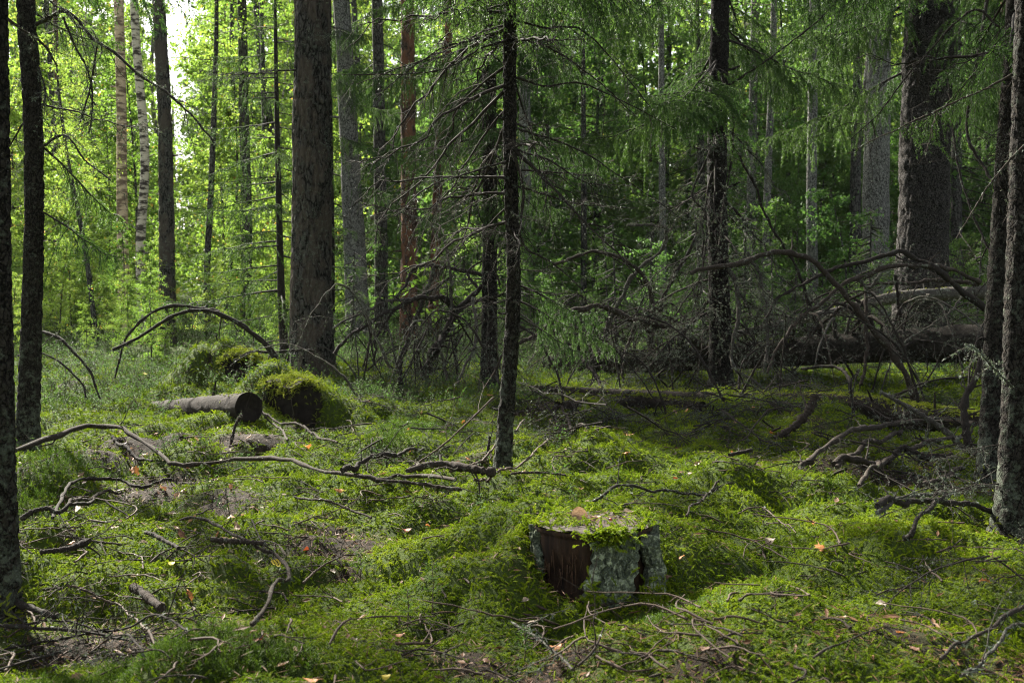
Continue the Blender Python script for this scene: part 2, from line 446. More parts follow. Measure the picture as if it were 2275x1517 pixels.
# ------------------------------------------------------------------ ground sheet
ys = [-14.0]
while ys[-1] < 260:
    y = ys[-1]
    ys.append(y + (.9 if y < 1 else max(.035, (y - .6) * .0105) if y < 40 else (y * .05)))
ys = np.array(ys)
us = np.linspace(-1, 1, 261)
us = np.sign(us) * (np.abs(us) * .62 + .38 * np.abs(us) ** 4)
GX = us[None] * (np.where(ys < 2, 9, 9 + (ys - 2) * 1.1))[:, None]
near_w = (np.clip(ys, 1.5, 60) * .62 + .9)
GX = np.where(np.abs(us)[None] < .55, us[None] / .55 * near_w[:, None], 0) + np.where(np.abs(us)[None] >= .55, np.sign(us)[None] * (near_w[:, None] + (np.abs(us)[None] - .55) / .45 * (14 + np.abs(ys)[:, None] * .9)), 0)
GY = np.repeat(ys[:, None], len(us), 1)
GZ = terrain(GX, GY)
mb = MB()
nr, nc = GX.shape
i = np.arange(nr - 1)[:, None] * nc; j = np.arange(nc - 1)[None]
mb.add(np.stack([GX, GY, GZ], -1), np.stack([i + j, i + j + 1, i + nc + j + 1, i + nc + j], -1).reshape(-1, 4))
gme = mb.mesh('ground', [M['ground']])
attr = gme.attributes.new('moss', 'FLOAT', 'POINT')
attr.data.foreach_set('value', np.where(GY.ravel() > 15, np.maximum(.7, 0), mossmask(GX.ravel(), GY.ravel())).astype(np.float32))
ground = obj('ground', gme, kind='structure')
ground['label'] = 'mossy hummocky forest floor with patches of brown needle litter'

# ------------------------------------------------------------------ thin forest air
hm, hnt, hout = mat_new('forest_air')
hv = hnt.nodes.new('ShaderNodeVolumePrincipled')
hv.inputs['Color'].default_value = (.86, .92, .90, 1)
hv.inputs['Density'].default_value = 0.00016
hnt.links.new(hv.outputs[0], hout.inputs['Volume'])
mb = MB()
bx, by0, by1, bz0, bz1 = 480, -40, 380, -6, 44
V = [(x, y, z) for z in (bz0, bz1) for y in (by0, by1) for x in (-bx, bx)]
mb.add(V, [(0, 2, 3, 1), (4, 5, 7, 6), (0, 1, 5, 4), (2, 6, 7, 3), (0, 4, 6, 2), (1, 3, 7, 5)], 0, False)
hz_ = obj('haze', mb.mesh('haze', [hm]), kind='stuff'); hz_['label'] = 'thin pale haze in the forest air'

# ------------------------------------------------------------------ trunks
def trunk_mesh(pts, rad, mat, sides=14, rough=.06, flare=.45, plate=0.0, name='trunk', step=.06, seed=1, knots=0):
    """pts relative to the base; plate>0 carves bark plates into the geometry"""
    ln = np.sum(np.linalg.norm(np.diff(pts, axis=0), axis=1))
    n = int(min(420, max(24, ln / step)))
    P = smooth_line(pts, n)
    u = np.linspace(0, 1, n)
    rr = np.interp(u, np.linspace(0, 1, len(rad)), rad)
    z = P[:, 2] - P[0, 2]
    rr = rr * (1 + flare * np.exp(-z / .16))
    ang = np.linspace(0, 2 * np.pi, sides, endpoint=False)
    A, Z = np.meshgrid(ang, z)
    rf = rr[:, None]
    d = rough * rf * (noise2(np.cos(A) * 1.7 + 9, Z * 2.2 + np.sin(A) * 1.7, seed) * 2)
    # root swellings
    d += rf * .35 * np.exp(-Z / .12) * np.maximum(0, np.cos(A * 4 + seed)) ** 2
    if plate:
        arc = A * rf.mean() * 1.0
        best = np.full(A.shape, 9.0); sec = np.full(A.shape, 9.0)
        cx, cz = plate, plate * 2.3
        ncol = max(4, int(round(2 * np.pi * rf.mean() / cx)))
        gx = A / (2 * np.pi) * ncol; gz = Z / cz
        ix, iz = np.floor(gx), np.floor(gz)
        for ox in (-1, 0, 1):
            for oz in (-1, 0, 1):
                cxi = np.mod(ix + ox, ncol)
                fx = ix + ox + .5 + .45 * (2 * _hash(cxi, iz + oz, seed + 5) - 1) - gx
                fz = iz + oz + .5 + .45 * (2 * _hash(cxi, iz + oz, seed + 9) - 1) - gz
                q = np.hypot(fx, fz)
                sec = np.where(q < best, best, np.minimum(sec, q)); best = np.minimum(best, q)
                lift = _hash(cxi, iz + oz, seed + 3)
        e = np.clip((sec - best) / .28, 0, 1)
        d += plate * .55 * (e - .6) + plate * .12 * noise2(gx * 3, gz * 3, seed + 31)
    mb = MB()
    mb.tube(P, rr, sides, 0, d)
    for _ in range(knots):                       # snapped-off branch stubs
        k = rng.integers(int(n * .05), int(n * .8)); a = rng.uniform(0, 6.28)
        dirv = np.array((math.cos(a), math.sin(a), rng.uniform(-.3, .5)))
        l = rng.uniform(.5, 1.6) * rr[k]
        mb.tube(np.array([P[k], P[k] + dirv * (rr[k] + l * .5), P[k] + dirv * (rr[k] + l) + (0, 0, rng.uniform(-.02, .02))]), np.array((.16, .11, .05)) * rr[k] + .003, 5)
    return mb.mesh(name, [mat]), P, rr

# ------------------------------------------------------------------ spruce branches
def wiggle(n, amp):
    w = np.cumsum(rng.normal(size=(n, 3)), 0) * amp
    return w - w[0]

def tufts(mb, P, n, size, mi):
    k = rng.integers(0, len(P), n)
    c = P[k] + rng.normal(size=(n, 3)) * size * .3
    d = rng.normal(size=(n, 3)) + (0, 0, -.35)
    mb.needles(c, d, size * rng.uniform(.6, 1.6, n), size * .55, mi)

def needles_along(mb, P, step, nl, nw, mi, r=.001):
    seg = np.linalg.norm(np.diff(P, axis=0), axis=1); ln = seg.sum()
    n = max(4, int(ln / step))
    u = rng.uniform(0, 1, n) * (len(P) - 1); k = np.minimum(u.astype(int), len(P) - 2); t = (u - k)[:, None]
    c = P[k] * (1 - t) + P[k + 1] * t
    tg = P[k + 1] - P[k]; tg /= np.linalg.norm(tg, axis=1)[:, None] + 1e-9
    q = rng.normal(size=(n, 3)); q -= (q * tg).sum(1)[:, None] * tg; q /= np.linalg.norm(q, axis=1)[:, None] + 1e-9
    mb.needles(c + q * r, tg * .75 + q * .8, nl * rng.uniform(.75, 1.15, n), nw, mi)

def branch_mesh(name, Ln, live, sag, tip, nside, nscale=1.0, hang=3, lich=0, bare_to=.2, side_len=.36, nstep=.0034):
    mb = MB()
    n = 14
    s = np.linspace(0, 1, n)
    main = np.stack([Ln * s * (1 - .15 * sag * s), np.zeros(n), Ln * (-sag * s ** 1.25 + tip * s ** 3)], 1) + wiggle(n, (.012 if live else .03) * Ln) * s[:, None]
    r0 = .0075 * Ln + .003
    mb.tube(main, np.linspace(r0, .0018, n), 4, 0, cap=False)
    def pos(u):
        k = min(int(u * (n - 1)), n - 2); t = u * (n - 1) - k
        return main[k] * (1 - t) + main[k + 1] * t, (main[k + 1] - main[k]) / (np.linalg.norm(main[k + 1] - main[k]) + 1e-9)
    if live:
        needles_along(mb, main[int(n * bare_to) + 2:], nstep, .019 * nscale, .0046 * nscale, 1, .003)
    for q in range(nside):
        u = .10 + .88 * (q + rng.uniform(0, .9)) / nside
        p, tg = pos(min(u, .985))
        sd = 1 if q % 2 else -1
        l = Ln * side_len * (1.05 - .75 * u) * rng.uniform(.6, 1.25) * (1.0 if live else .9)
        a = rng.uniform(.55, 1.2)
        d = tg * math.cos(a) + np.array((0, sd, 0)) * math.sin(a) + np.array((0, 0, rng.uniform(-.25, .1)))
        m_ = 7
        t = np.linspace(0, 1, m_)[:, None]
        g = rng.uniform(.15, .6) if live else rng.uniform(-.15, .5)
        br = p + d * l * t + np.array((0, 0, -1.0)) * l * g * t ** 2 + wiggle(m_, (.018 if live else .05) * l)
        mb.tube(br, np.linspace(.0028 + .0012 * Ln, .0008, m_), 3, 0, cap=False)
        if live and u > bare_to:
            needles_along(mb, br, nstep, .018 * nscale, .0044 * nscale, 1)
        if lich:
            tufts(mb, br, int(lich * l * 90), .012, 2)
        nsub = hang if live else hang + 2
        for w in range(nsub):
            k = rng.integers(1, m_)
            dd = (br[min(k + 1, m_ - 1)] - br[k - 1]); dd /= np.linalg.norm(dd) + 1e-9
            side = np.cross(dd, (0, 0, 1.0)) * rng.choice((-1, 1))
            if live:
                d2 = dd * .5 + side * .45 + np.array((0, 0, -rng.uniform(.3, 1.1)))
                l2 = l * rng.uniform(.25, .6)
            else:
                d2 = dd * .7 + side * rng.uniform(.3, .9) + np.array((0, 0, rng.uniform(-.8, .35)))
                l2 = l * rng.uniform(.25, .7)
            mm = 4
            tt = np.linspace(0, 1, mm)[:, None]
            sb = br[k] + d2 * l2 * tt + np.array((0, 0, -1.0)) * l2 * (.35 if live else .1) * tt ** 2 + wiggle(mm, .04 * l2)
            mb.tube(sb, np.linspace(.0018, .0006, mm), 3, 0, cap=False)
            if live and u > bare_to * .8:
                needles_along(mb, sb, nstep, .017 * nscale, .0042 * nscale, 1)
            if lich:
                tufts(mb, sb, int(lich * l2 * 60), .010, 2)
    return mb.mesh(name, [M['sprucetwig'] if live else M['dead'], M['needle'], M['lichen']])

LIVE = [branch_mesh('spruce_branch', 1.0, True, rng.uniform(.18, .5), rng.uniform(.05, .28), 22, 1.15, hang=4) for _ in range(6)]
LIVEBIG = [branch_mesh('spruce_bough', 2.2, True, rng.uniform(.25, .5), rng.uniform(.1, .3), 34, 1.75, hang=6, side_len=.3, nstep=.0036) for _ in range(5)]
THIN = [branch_mesh('thin_spruce_branch', 1.3, True, rng.uniform(.02, .2), rng.uniform(0, .16), 18, 1.35, hang=2, bare_to=.12, side_len=.3, nstep=.0042) for _ in range(5)]
DEAD = [branch_mesh('dead_spruce_branch', .9, False, rng.uniform(-.05, .45), rng.uniform(-.1, .15), 13, hang=2, lich=rng.uniform(0, .5), side_len=.42) for _ in range(8)]
DEADT = [branch_mesh('twiggy_dead_branch', 1.0, False, rng.uniform(.15, .6), rng.uniform(-.25, .1), 12, hang=2, lich=rng.uniform(.1, .5), side_len=.42) for _ in range(8)]
DEADL = [branch_mesh('lichened_dead_branch', 1.1, False, rng.uniform(.1, .5), rng.uniform(-.1, .1), 16, hang=3, lich=2.2, side_len=.45) for _ in range(5)]

def add_branches(tree, P, rr, lo, hi, n, pool, scale, name, az=None, tilt=(-.1, .15), taper=1.0):
    """branches as parts of a tree; lo..hi are heights above its base"""
    zz = P[:, 2]
    for q in range(n):
        h = lo + (hi - lo) * (q + rng.uniform(0, 1)) / n
        k = int(np.searchsorted(zz, h)); k = min(max(k, 1), len(P) - 1)
        a = rng.uniform(0, 2 * math.pi) if az is None else rng.uniform(*az)
        s = rng.uniform(*scale) * (1 - (1 - taper) * (h - lo) / max(hi - lo, .01))
        base = P[k] + np.array((math.cos(a), math.sin(a), 0)) * rr[k] * .7
        o = obj(name, pool[rng.integers(len(pool))], tree, tuple(base), (rng.uniform(-.3, .3), rng.uniform(*tilt), a), (s, s * rng.choice((-1, 1)), s))

def px_tree(name, label, cat, pix, Y, wpx, H, mat, group=None, base=None, sides=14, leanY=0.0, **kw):
    """pix: centre line in photograph pixels, bottom first; wpx: trunk width in pixels, bottom first"""
    pts = np.array([at(px, py, Y) for px, py in pix])
    b = pts[0].copy(); b[2] = tz(b[0], b[1]) - .04
    if pts[0][2] - b[2] > .12:
        d = pts[min(1, len(pts) - 1)] - pts[0]
        ext = pts[0] + d / d[2] * (b[2] - pts[0][2])
        b[:2] = ext[:2]; b[2] = tz(b[0], b[1]) - .04
        pts = np.vstack([b, pts])
    else:
        pts[0] = b
    rad = [w / FPX * Y / 2 for w in wpx]
    d = pts[-1] - pts[-2]; d = d / np.linalg.norm(d)
    d = d * .5 + np.array((0, 0, .5)); d /= np.linalg.norm(d)
    top0 = pts[-1]
    extra = []
    if H > top0[2]:
        for f in (.33, .66, 1):
            extra.append(top0 + d / d[2] * (H - top0[2]) * f)
        # resample radii so the traced width holds to the frame's edge, then tapers
    seg = np.vstack([pts, extra]) if extra else pts
    cum = np.concatenate([[0], np.cumsum(np.linalg.norm(np.diff(seg, axis=0), axis=1))])
    tot = cum[-1]; ltr = cum[len(pts) - 1]
    uu = np.linspace(0, 1, 12)
    rad = np.interp(uu * tot, np.concatenate([np.linspace(0, ltr, len(rad)), [tot]]) if extra else np.linspace(0, ltr, len(rad)), rad + ([rad[-1] * .12 + .01] if extra else []))
    # uniform arc resample so that smooth_line's parameter follows height
    sn = max(8, len(seg) * 3)
    S = smooth_line(seg, 200); cs = np.concatenate([[0], np.cumsum(np.linalg.norm(np.diff(S, axis=0), axis=1))])
    W = np.stack([np.interp(np.linspace(0, cs[-1], sn), cs, S[:, q]) for q in range(3)], 1)
    t = thing(name, label, cat, b, group)
    me, P, rr = trunk_mesh(W - b, rad, mat, sides, **kw)
    obj('trunk', me, t)
    return t, P, rr

# ------------------------------------------------------------------ the trees one can name
t1, P, rr = px_tree('spruce_tree', 'slim dark spruce trunk cut by the frame beside the brushwood pile, lichen at its foot', 'spruce', [(12, 1385), (8, 1000), (2, 600), (-2, 200)], 3.75, [62, 48, 42, 38], 6.5, M['spruce'], 'dark spruces', sides=28, plate=.018, step=.016, flare=.55)
add_branches(t1, P, rr, 2.2, 6.3, 18, LIVE, (.5, .9), 'branch', taper=.5)
t2, P2, rr2 = px_tree('spruce_tree', 'dark slightly bent spruce trunk with a mossy foot at the end of the crooked branch', 'spruce', [(58, 1022), (66, 850), (76, 500), (72, 250), (57, 0)], 7.3, [50, 42, 38, 38, 36], 11, M['spruce'], 'dark spruces', sides=24, plate=.03, step=.03, knots=8, flare=.55)
add_branches(t2, P2, rr2, 3.6, 10.5, 34, LIVE, (.9, 1.6), 'branch', taper=.4)
add_branches(t2, P2, rr2, 2.0, 3.3, 5, DEADL, (.5, .8), 'dead_branch')
add_branches(t2, P2, rr2, 1.6, 2.9, 3, LIVE, (.5, .75), 'branch', az=(-.7, .5), tilt=(.15, .5))

tp, Pp, rp = px_tree('pine_tree', 'stout pine trunk with deeply plated grey bark behind the mossy stump', 'pine', [(697, 858), (693, 700), (692, 400), (694, 0)], 12.6, [96, 86, 80, 74], 19, M['pine'], 'pines', sides=96, plate=.05, step=.02, flare=.55, knots=4)
add_branches(tp, Pp, rp, 3.2, 6, 6, DEADL, (.6, 1.1), 'dead_branch')
add_branches(tp, Pp, rp, 9, 18, 24, LIVEBIG, (.7, 1.1), 'branch', tilt=(-.5, -.1), taper=.5)

t3, P3, r3s = px_tree('spruce_tree', 'slender spruce stem standing alone in the moss near the middle, bristling with dead twigs', 'spruce', [(1113, 1080), (1122, 960), (1140, 700), (1141, 560), (1133, 350), (1132, 0)], 6.3, [34, 32, 31, 28, 27, 25], 8.5, M['spruce'], 'dark spruces', sides=24, plate=.022, step=.022, knots=26, flare=.55)
add_branches(t3, P3, r3s, 1.05, 1.7, 8, DEAD, (.3, .6), 'dead_branch')
add_branches(t3, P3, r3s, 1.45, 2.9, 22, DEADT, (.55, 1.1), 'dead_branch', tilt=(-.25, .6))
add_branches(t3, P3, r3s, 2.8, 3.3, 9, LIVE, (.6, 1.1), 'branch', tilt=(-.1, .5))
add_branches(t3, P3, r3s, 3.2, 8.3, 34, LIVE, (.7, 1.2), 'branch', taper=.35)
add_branches(t3, P3, r3s, .95, 1.2, 3, LIVE, (.45, .65), 'branch', az=(-.6, .5), tilt=(.1, .3))

t4, P4, r4 = px_tree('spruce_tree', 'dark spruce trunk rising from the tangle in front of the long fallen log', 'spruce', [(1603, 880), (1600, 700), (1592, 400), (1600, 0)], 11.6, [52, 44, 41, 40], 14, M['darkspruce'], 'dark spruces', sides=24, plate=.03, step=.035, knots=16, flare=.55)
add_branches(t4, P4, r4, .5, 2.9, 22, DEADL, (.8, 1.4), 'dead_branch', tilt=(-.1, .8))
add_branches(t4, P4, r4, 3.1, 4.6, 12, LIVEBIG, (.6, .95), 'branch', tilt=(0, .4))
add_branches(t4, P4, r4, 4.6, 13.6, 26, LIVEBIG, (.6, 1.0), 'branch', taper=.4)

t5, P5, r5 = px_tree('spruce_tree', 'straight dark spruce trunk just behind the slender middle stem', 'spruce', [(1087, 880), (1088, 600), (1087, 300), (1087, 0)], 12.0, [36, 31, 30, 28], 13, M['darkspruce'], 'dark spruces', sides=20, plate=.03, step=.04, knots=8)
add_branches(t5, P5, r5, .5, 1.3, 6, DEADL, (.5, .8), 'dead_branch')
add_branches(t5, P5, r5, 2.2, 4.8, 20, LIVEBIG, (.55, .85), 'branch', tilt=(0, .4))
add_branches(t5, P5, r5, 4.8, 12.6, 25, LIVEBIG, (.5, .9), 'branch', taper=.4)

t6, P6, r6 = px_tree('spruce_tree', 'massive old spruce trunk with scaly grey bark behind the fallen log', 'spruce', [(2046, 770), (2048, 600), (2056, 300), (2066, 0)], 15.5, [125, 104, 106, 96], 22, M['bigspruce'], 'old spruces', sides=72, plate=.075, step=.03, flare=.55)
add_branches(t6, P6, r6, 4.1, 6.0, 14, LIVEBIG, (.9, 1.3), 'branch', tilt=(.1, .35))
add_branches(t6, P6, r6, .6, 1.2, 6, DEADL, (.5, .9), 'dead_branch')
add_branches(t6, P6, r6, 6.0, 21, 34, LIVEBIG, (1.0, 1.6), 'branch', taper=.3)

t7, P7, r7 = px_tree('spruce_tree', 'leaning spruce trunk crusted with green lichen beside the last tree at the frame edge', 'spruce', [(2200, 1100), (2208, 850), (2232, 400), (2258, 0)], 6.2, [52, 46, 42, 38], 9.5, M['spruce'], 'dark spruces', sides=24, plate=.026, step=.024, knots=10, flare=.55)
add_branches(t7, P7, r7, 3.0, 9, 22, LIVE, (.9, 1.5), 'branch', taper=.4)
add_branches(t7, P7, r7, 1.4, 3.0, 9, DEAD, (.6, 1.0), 'dead_branch')
add_branches(t7, P7, r7, 2.4, 3.0, 3, LIVE, (.7, 1.0), 'branch', az=(1.6, 4.4), tilt=(.1, .5))

t8, P8, r8 = px_tree('spruce_tree', 'dark rough spruce trunk filling the frame edge, its bark speckled', 'spruce', [(2262, 1205), (2264, 900), (2272, 500), (2284, 0)], 5.0, [90, 66, 58, 52], 8, M['spruce'], 'dark spruces', sides=32, plate=.022, step=.018, flare=.55)
add_branches(t8, P8, r8, 2.8, 7.6, 24, LIVE, (.8, 1.3), 'branch', taper=.4)
add_branches(t8, P8, r8, .1, .5, 2, DEADL, (.25, .4), 'dead_branch', az=(2.6, 3.6))

t9, P9, r9 = px_tree('spruce_sapling', 'spindly young spruce with thin level branches beside the stout pine', 'spruce sapling', [(632, 775), (625, 650), (617, 350), (612, 70)], 14.2, [22, 15, 12, 8], 4.8, M['sprucetwig'], sides=10, rough=.03, flare=.1)
add_branches(t9, P9, r9, .5, 4.6, 34, THIN, (.75, 1.2), 'branch', tilt=(-.05, .12), taper=.45)
add_branches(t9, P9, r9, 1.0, 4.2, 10, THIN, (.9, 1.3), 'branch', az=(2.6, 3.7), tilt=(-.05, .12), taper=.6)

MID = [
 ('birch_tree', 'pale birch trunk with peeling pinkish bark in the sunlit leaves', 'birch', [(280, 772), (272, 500), (270, 250), (264, 0)], 20.5, [28, 24, 22, 20], 15, 'peel', None),
 ('birch_tree', 'white and black birch trunk just beside the peeling pinkish birch', 'birch', [(318, 745), (312, 550), (322, 350), (303, 100), (298, 0)], 23, [20, 20, 19, 18], 16, 'birch', None),
 ('pine_tree', 'dark straight pine trunk between the birches and the young spruce', 'pine', [(373, 772), (370, 500), (366, 250), (352, 0)], 20.5, [38, 32, 29, 26], 17, 'pine', 'pines'),
 ('birch_tree', 'thin dark birch stem above the arching dead branches', 'birch', [(462, 745), (460, 600), (470, 400), (480, 100)], 24, [16, 14, 13, 10], 11, 'farbark', None),
 ('alder_tree', 'grey mottled trunk seen through the young spruce branches', 'alder', [(545, 740), (548, 500), (542, 250), (538, 0)], 25, [26, 24, 22, 20], 13, 'farbark', None),
 ('spruce_tree', 'thin dark stem half hidden right behind the stout pine', 'spruce', [(737, 740), (736, 500), (732, 250), (730, 0)], 22, [16, 14, 13, 12], 12, 'darkspruce', None),
 ('aspen_tree', 'pale grey trunk flaked with white lichen past the stout pine', 'aspen', [(796, 712), (788, 560), (775, 300), (762, 60), (758, 0)], 22, [58, 50, 43, 38, 36], 16, 'grey', None),
 ('spruce_tree', 'dark trunk next to the grey flaked trunk, thin bare branches at its foot', 'spruce', [(848, 735), (846, 500), (842, 250), (838, 0)], 23, [32, 28, 26, 24], 15, 'farbark', None),
 ('pine_tree', 'reddish pine trunk, dark below and rusty above, behind the yellow leaved sapling', 'pine', [(908, 760), (909, 500), (907, 250), (905, 0)], 21, [40, 35, 32, 28], 18, 'redpine', 'pines'),
 ('pine_tree', 'slim rusty pine stem leaning slightly, behind the arching grey branch', 'pine', [(962, 745), (970, 480), (983, 250), (1000, 0)], 23, [24, 20, 19, 16], 17, 'redpine', 'pines'),
 ('aspen_tree', 'smooth blurred grey trunk peeping from behind the slender middle stem', 'aspen', [(1172, 740), (1168, 450), (1166, 200), (1166, 0)], 26, [30, 27, 25, 24], 17, 'grey', None),
 ('spruce_tree', 'very thin straight dark stem in the gap between the middle trunks', 'spruce', [(1297, 720), (1297, 400), (1296, 150)], 27, [15, 13, 9], 9, 'farbark', None),
 ('birch_tree', 'thin pale lichened stem rising in the gap above the long log', 'birch', [(1474, 700), (1471, 400), (1469, 100), (1468, 0)], 24, [18, 15, 14, 13], 13, 'grey', None),
 ('alder_tree', 'grey stem close behind the dark trunk of the tangle', 'alder', [(1668, 700), (1670, 400), (1675, 150), (1678, 0)], 25, [24, 21, 19, 18], 14, 'grey', None),
 ('birch_tree', 'narrow pale grey stem with a slight lean between two grey trunks', 'birch', [(1697, 715), (1706, 400), (1716, 150), (1720, 0)], 24, [20, 17, 15, 14], 14, 'grey', None),
 ('birch_tree', 'pale grey scaly stem standing behind the crossing dead branches', 'birch', [(1806, 720), (1803, 450), (1806, 200), (1808, 0)], 21, [28, 24, 21, 20], 15, 'grey', None),
 ('alder_tree', 'dark thin stem beside the broad pale grey trunk', 'alder', [(1900, 715), (1900, 450), (1905, 200)], 25, [30, 24, 20], 13, 'farbark', None),
 ('aspen_tree', 'broad pale grey trunk beside the massive old spruce', 'aspen', [(1945, 725), (1945, 500), (1950, 250), (1955, 0)], 22, [66, 58, 54, 50], 18, 'grey', None),
 ('pine_tree', 'far reddish pine stem showing above the frame edge foliage', 'pine', [(2226, 720), (2230, 300), (2236, 0)], 24, [30, 24, 22], 17, 'redpine', 'pines'),
 ('alder_tree', 'thin leaning grey stem low in the bright thicket', 'alder', [(215, 760), (190, 560), (150, 350), (130, 200)], 20, [12, 11, 9, 6], 5, 'farbark', None),
]
MIDT = []
for nm, lab, cat, pix, Y, w, H, mk, grp in MID:
    t, P, r_ = px_tree(nm, lab, cat, pix, Y, w, H, M[mk], grp, sides=16, step=.07, knots=6, flare=.2, plate=.05 if mk in ('pine', 'redpine') else 0)
    MIDT.append((t, P, r_, cat))
    if cat == 'pine':
        add_branches(t, P, r_, H * .6, H * .97, 18, LIVEBIG, (.6, 1.0), 'branch', tilt=(-.5, -.1), taper=.5)
    elif cat == 'spruce':
        add_branches(t, P, r_, 1.0, 2.6, 6, DEAD, (1.0, 1.6), 'dead_branch')
        add_branches(t, P, r_, 2.6, H * .97, 24, LIVEBIG, (.6, .9), 'branch', taper=.4)

# ------------------------------------------------------------------ broadleaf crowns and saplings
def leaf_spray(mb, p0, p1, n, spread, leafL, mi):
    t = rng.uniform(0, 1, n)[:, None] ** .8
    c = p0 * (1 - t) + p1 * t + rng.normal(size=(n, 3)) * spread * (.35 + .65 * t)
    nr_ = rng.normal(size=(n, 3)) * .6 + (0, 0, 1.0)
    d = rng.normal(size=(n, 3)) + (p1 - p0) * .6 + (0, 0, -.5)
    L = leafL * rng.uniform(.7, 1.25, n)
    mb.leaves(c, d, nr_, L, L * rng.uniform(.65, .9, n), mi, .12)

def broadleaf(name, H, low, rad, nl, per, leafL, leaf, bark, seed, trunk=True, layered=False):
    """returns (trunk mesh or None, crown mesh): limbs with sprays of leaves spread through the crown"""
    mb = MB(); tb = MB()
    st = np.array([(0, 0, -.1), (rng.normal() * .02 * H, rng.normal() * .02 * H, H * .5), (rng.normal() * .05 * H, rng.normal() * .05 * H, H)])
    S = smooth_line(st, 16)
    if trunk:
        tb.tube(S, np.linspace(.006 * H + .012, .006, 16), 7, 0)
    for q in range(nl):
        h = low + (H - low) * ((q + rng.uniform(0, 1)) / nl)
        k = min(15, int(h / H * 15)); p = S[k].copy(); p[2] = h
        f = (h - low) / (H - low)
        reach = rad * (1.0 - .55 * f ** 1.5) * rng.uniform(.35, 1.1)
        a = rng.uniform(0, 6.283)
        d = np.array((math.cos(a), math.sin(a), rng.uniform(-.05, .55)))
        m_ = 6; t = np.linspace(0, 1, m_)[:, None]
        br = p + d * reach * t + np.array((0, 0, -1)) * reach * (.12 if layered else .35) * t ** 2 + wiggle(m_, .03 * reach)
        mb.tube(br, np.linspace(.004 + .006 * reach, .0015, m_), 3, 1, cap=False)
        for w in range(3):
            kk = rng.integers(2, m_)
            e = br[kk] + rng.normal(size=3) * reach * (.28, .28, .10 if layered else .22)
            leaf_spray(mb, br[kk - 1], e, per // 3, reach * (.05 if layered else .10) + .03, leafL, 0)
    return (tb.mesh(name + '_trunk', [bark]) if trunk else None), mb.mesh(name + '_crown', [leaf, M['twig']])

TALL = [broadleaf('birch', 13, 2.0, 2.8, 80, 150, .10, M['birchleaf'], M['birch'], 1, layered=True) for _ in range(3)]
YOUNG = [broadleaf('young_birch', 6.5, .6, 1.8, 60, 110, .078, M['birchleaf'], M['farbark'], 2, layered=True) for _ in range(3)]
SHRUB = [broadleaf('rowan', 2.6, .2, 1.1, 34, 66, .06, M['greenleaf'], M['farbark'], 3, layered=True) for _ in range(3)]
YOUNGG = [broadleaf('young_rowan', 5.5, .4, 1.8, 60, 110, .08, M['greenleaf'], M['farbark'], 4, layered=True) for _ in range(3)]
CROWN = [broadleaf('forest_crown', 8, .0, 2.3, 44, 110, .075, M['birchleaf'], None, 5, trunk=False) for _ in range(2)]
CROWNG = [broadleaf('green_crown', 8, .0, 2.3, 44, 110, .075, M['greenleaf'], None, 6, trunk=False) for _ in range(2)]

for t, P, r_, cat in MIDT:                   # crowns of the named birches, alders and aspens
    if cat in ('birch', 'alder', 'aspen'):
        hh = P[-1][2]
        pool = CROWN if t.location.x < -1.5 else CROWNG
        k = int(len(P) * .5)
        s = (hh * .55) / 8
        obj('crown', pool[rng.integers(2)][1], t, tuple(P[k] - np.array((0, 0, .0))), (0, 0, rng.uniform(0, 6)), (s, s, s * 1.05))

def plant_tree(name, label, cat, group, x, y, pool, s, sz=1.0):
    t = thing(name, label, cat, (x, y, tz(x, y)), group, (rng.normal() * .03, rng.normal() * .03, rng.uniform(0, 6.28)), (s, s, s * sz))
    tr, cr = pool[rng.integers(len(pool))]
    obj('trunk', tr, t); obj('crown', cr, t)
    return t

# spruces of the back row: one crown mesh shared by all copies
def far_spruce(H, low, rad, n):
    mb = MB(); tb = MB()
    tb.tube(np.array([(0, 0, -.1), (0, 0, H * .5), (0, 0, H)]), np.array((.012 * H, .008 * H, .01)), 8, 0)
    for q in range(n):
        f = (q + rng.uniform(0, 1)) / n
        h = low + (H - low) * f
        L_ = rad * (1.02 - f) * rng.uniform(.6, 1.1) + .15
        a = rng.uniform(0, 6.283)
        m_ = 6; t = np.linspace(0, 1, m_)[:, None]
        d = np.array((math.cos(a), math.sin(a), rng.uniform(-.15, .15)))
        br = np.array((0, 0, h)) + d * L_ * t + np.array((0, 0, -1)) * L_ * .45 * t ** 1.3 + np.array((0, 0, .2)) * L_ * t ** 3
        mb.tube(br, np.linspace(.02, .004, m_), 3, 1, cap=False)
        ns = int(5 + 9 * L_)
        for w in range(ns):
            u = rng.uniform(.15, 1); k = min(int(u * 5), 4)
            p = br[k] * (1 - (u * 5 - k)) + br[k + 1] * (u * 5 - k)
            sd = np.cross(d, (0, 0, 1)) * rng.choice((-1, 1))
            l = rng.uniform(.15, .45) * min(1, L_)
            tt = np.linspace(0, 1, 4)[:, None]
            sb = p + (d * .5 + sd * .7) * l * tt + np.array((0, 0, -1)) * l * 1.0 * tt ** 1.4
            needles_along(mb, sb, .012, .035, .0085, 0)
    return tb.mesh('far_spruce_trunk', [M['farbark']]), mb.mesh('far_spruce_crown', [M['needlefar'], M['sprucetwig']])
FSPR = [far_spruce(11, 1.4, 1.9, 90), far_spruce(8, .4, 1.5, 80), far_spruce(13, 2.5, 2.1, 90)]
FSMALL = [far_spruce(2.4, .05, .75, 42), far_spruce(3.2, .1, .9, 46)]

def spot(pxlo, pxhi, dlo, dhi):
    d = rng.uniform(dlo, dhi); px = rng.uniform(pxlo, pxhi)
    return (px - 1137.5) / FPX * d, d

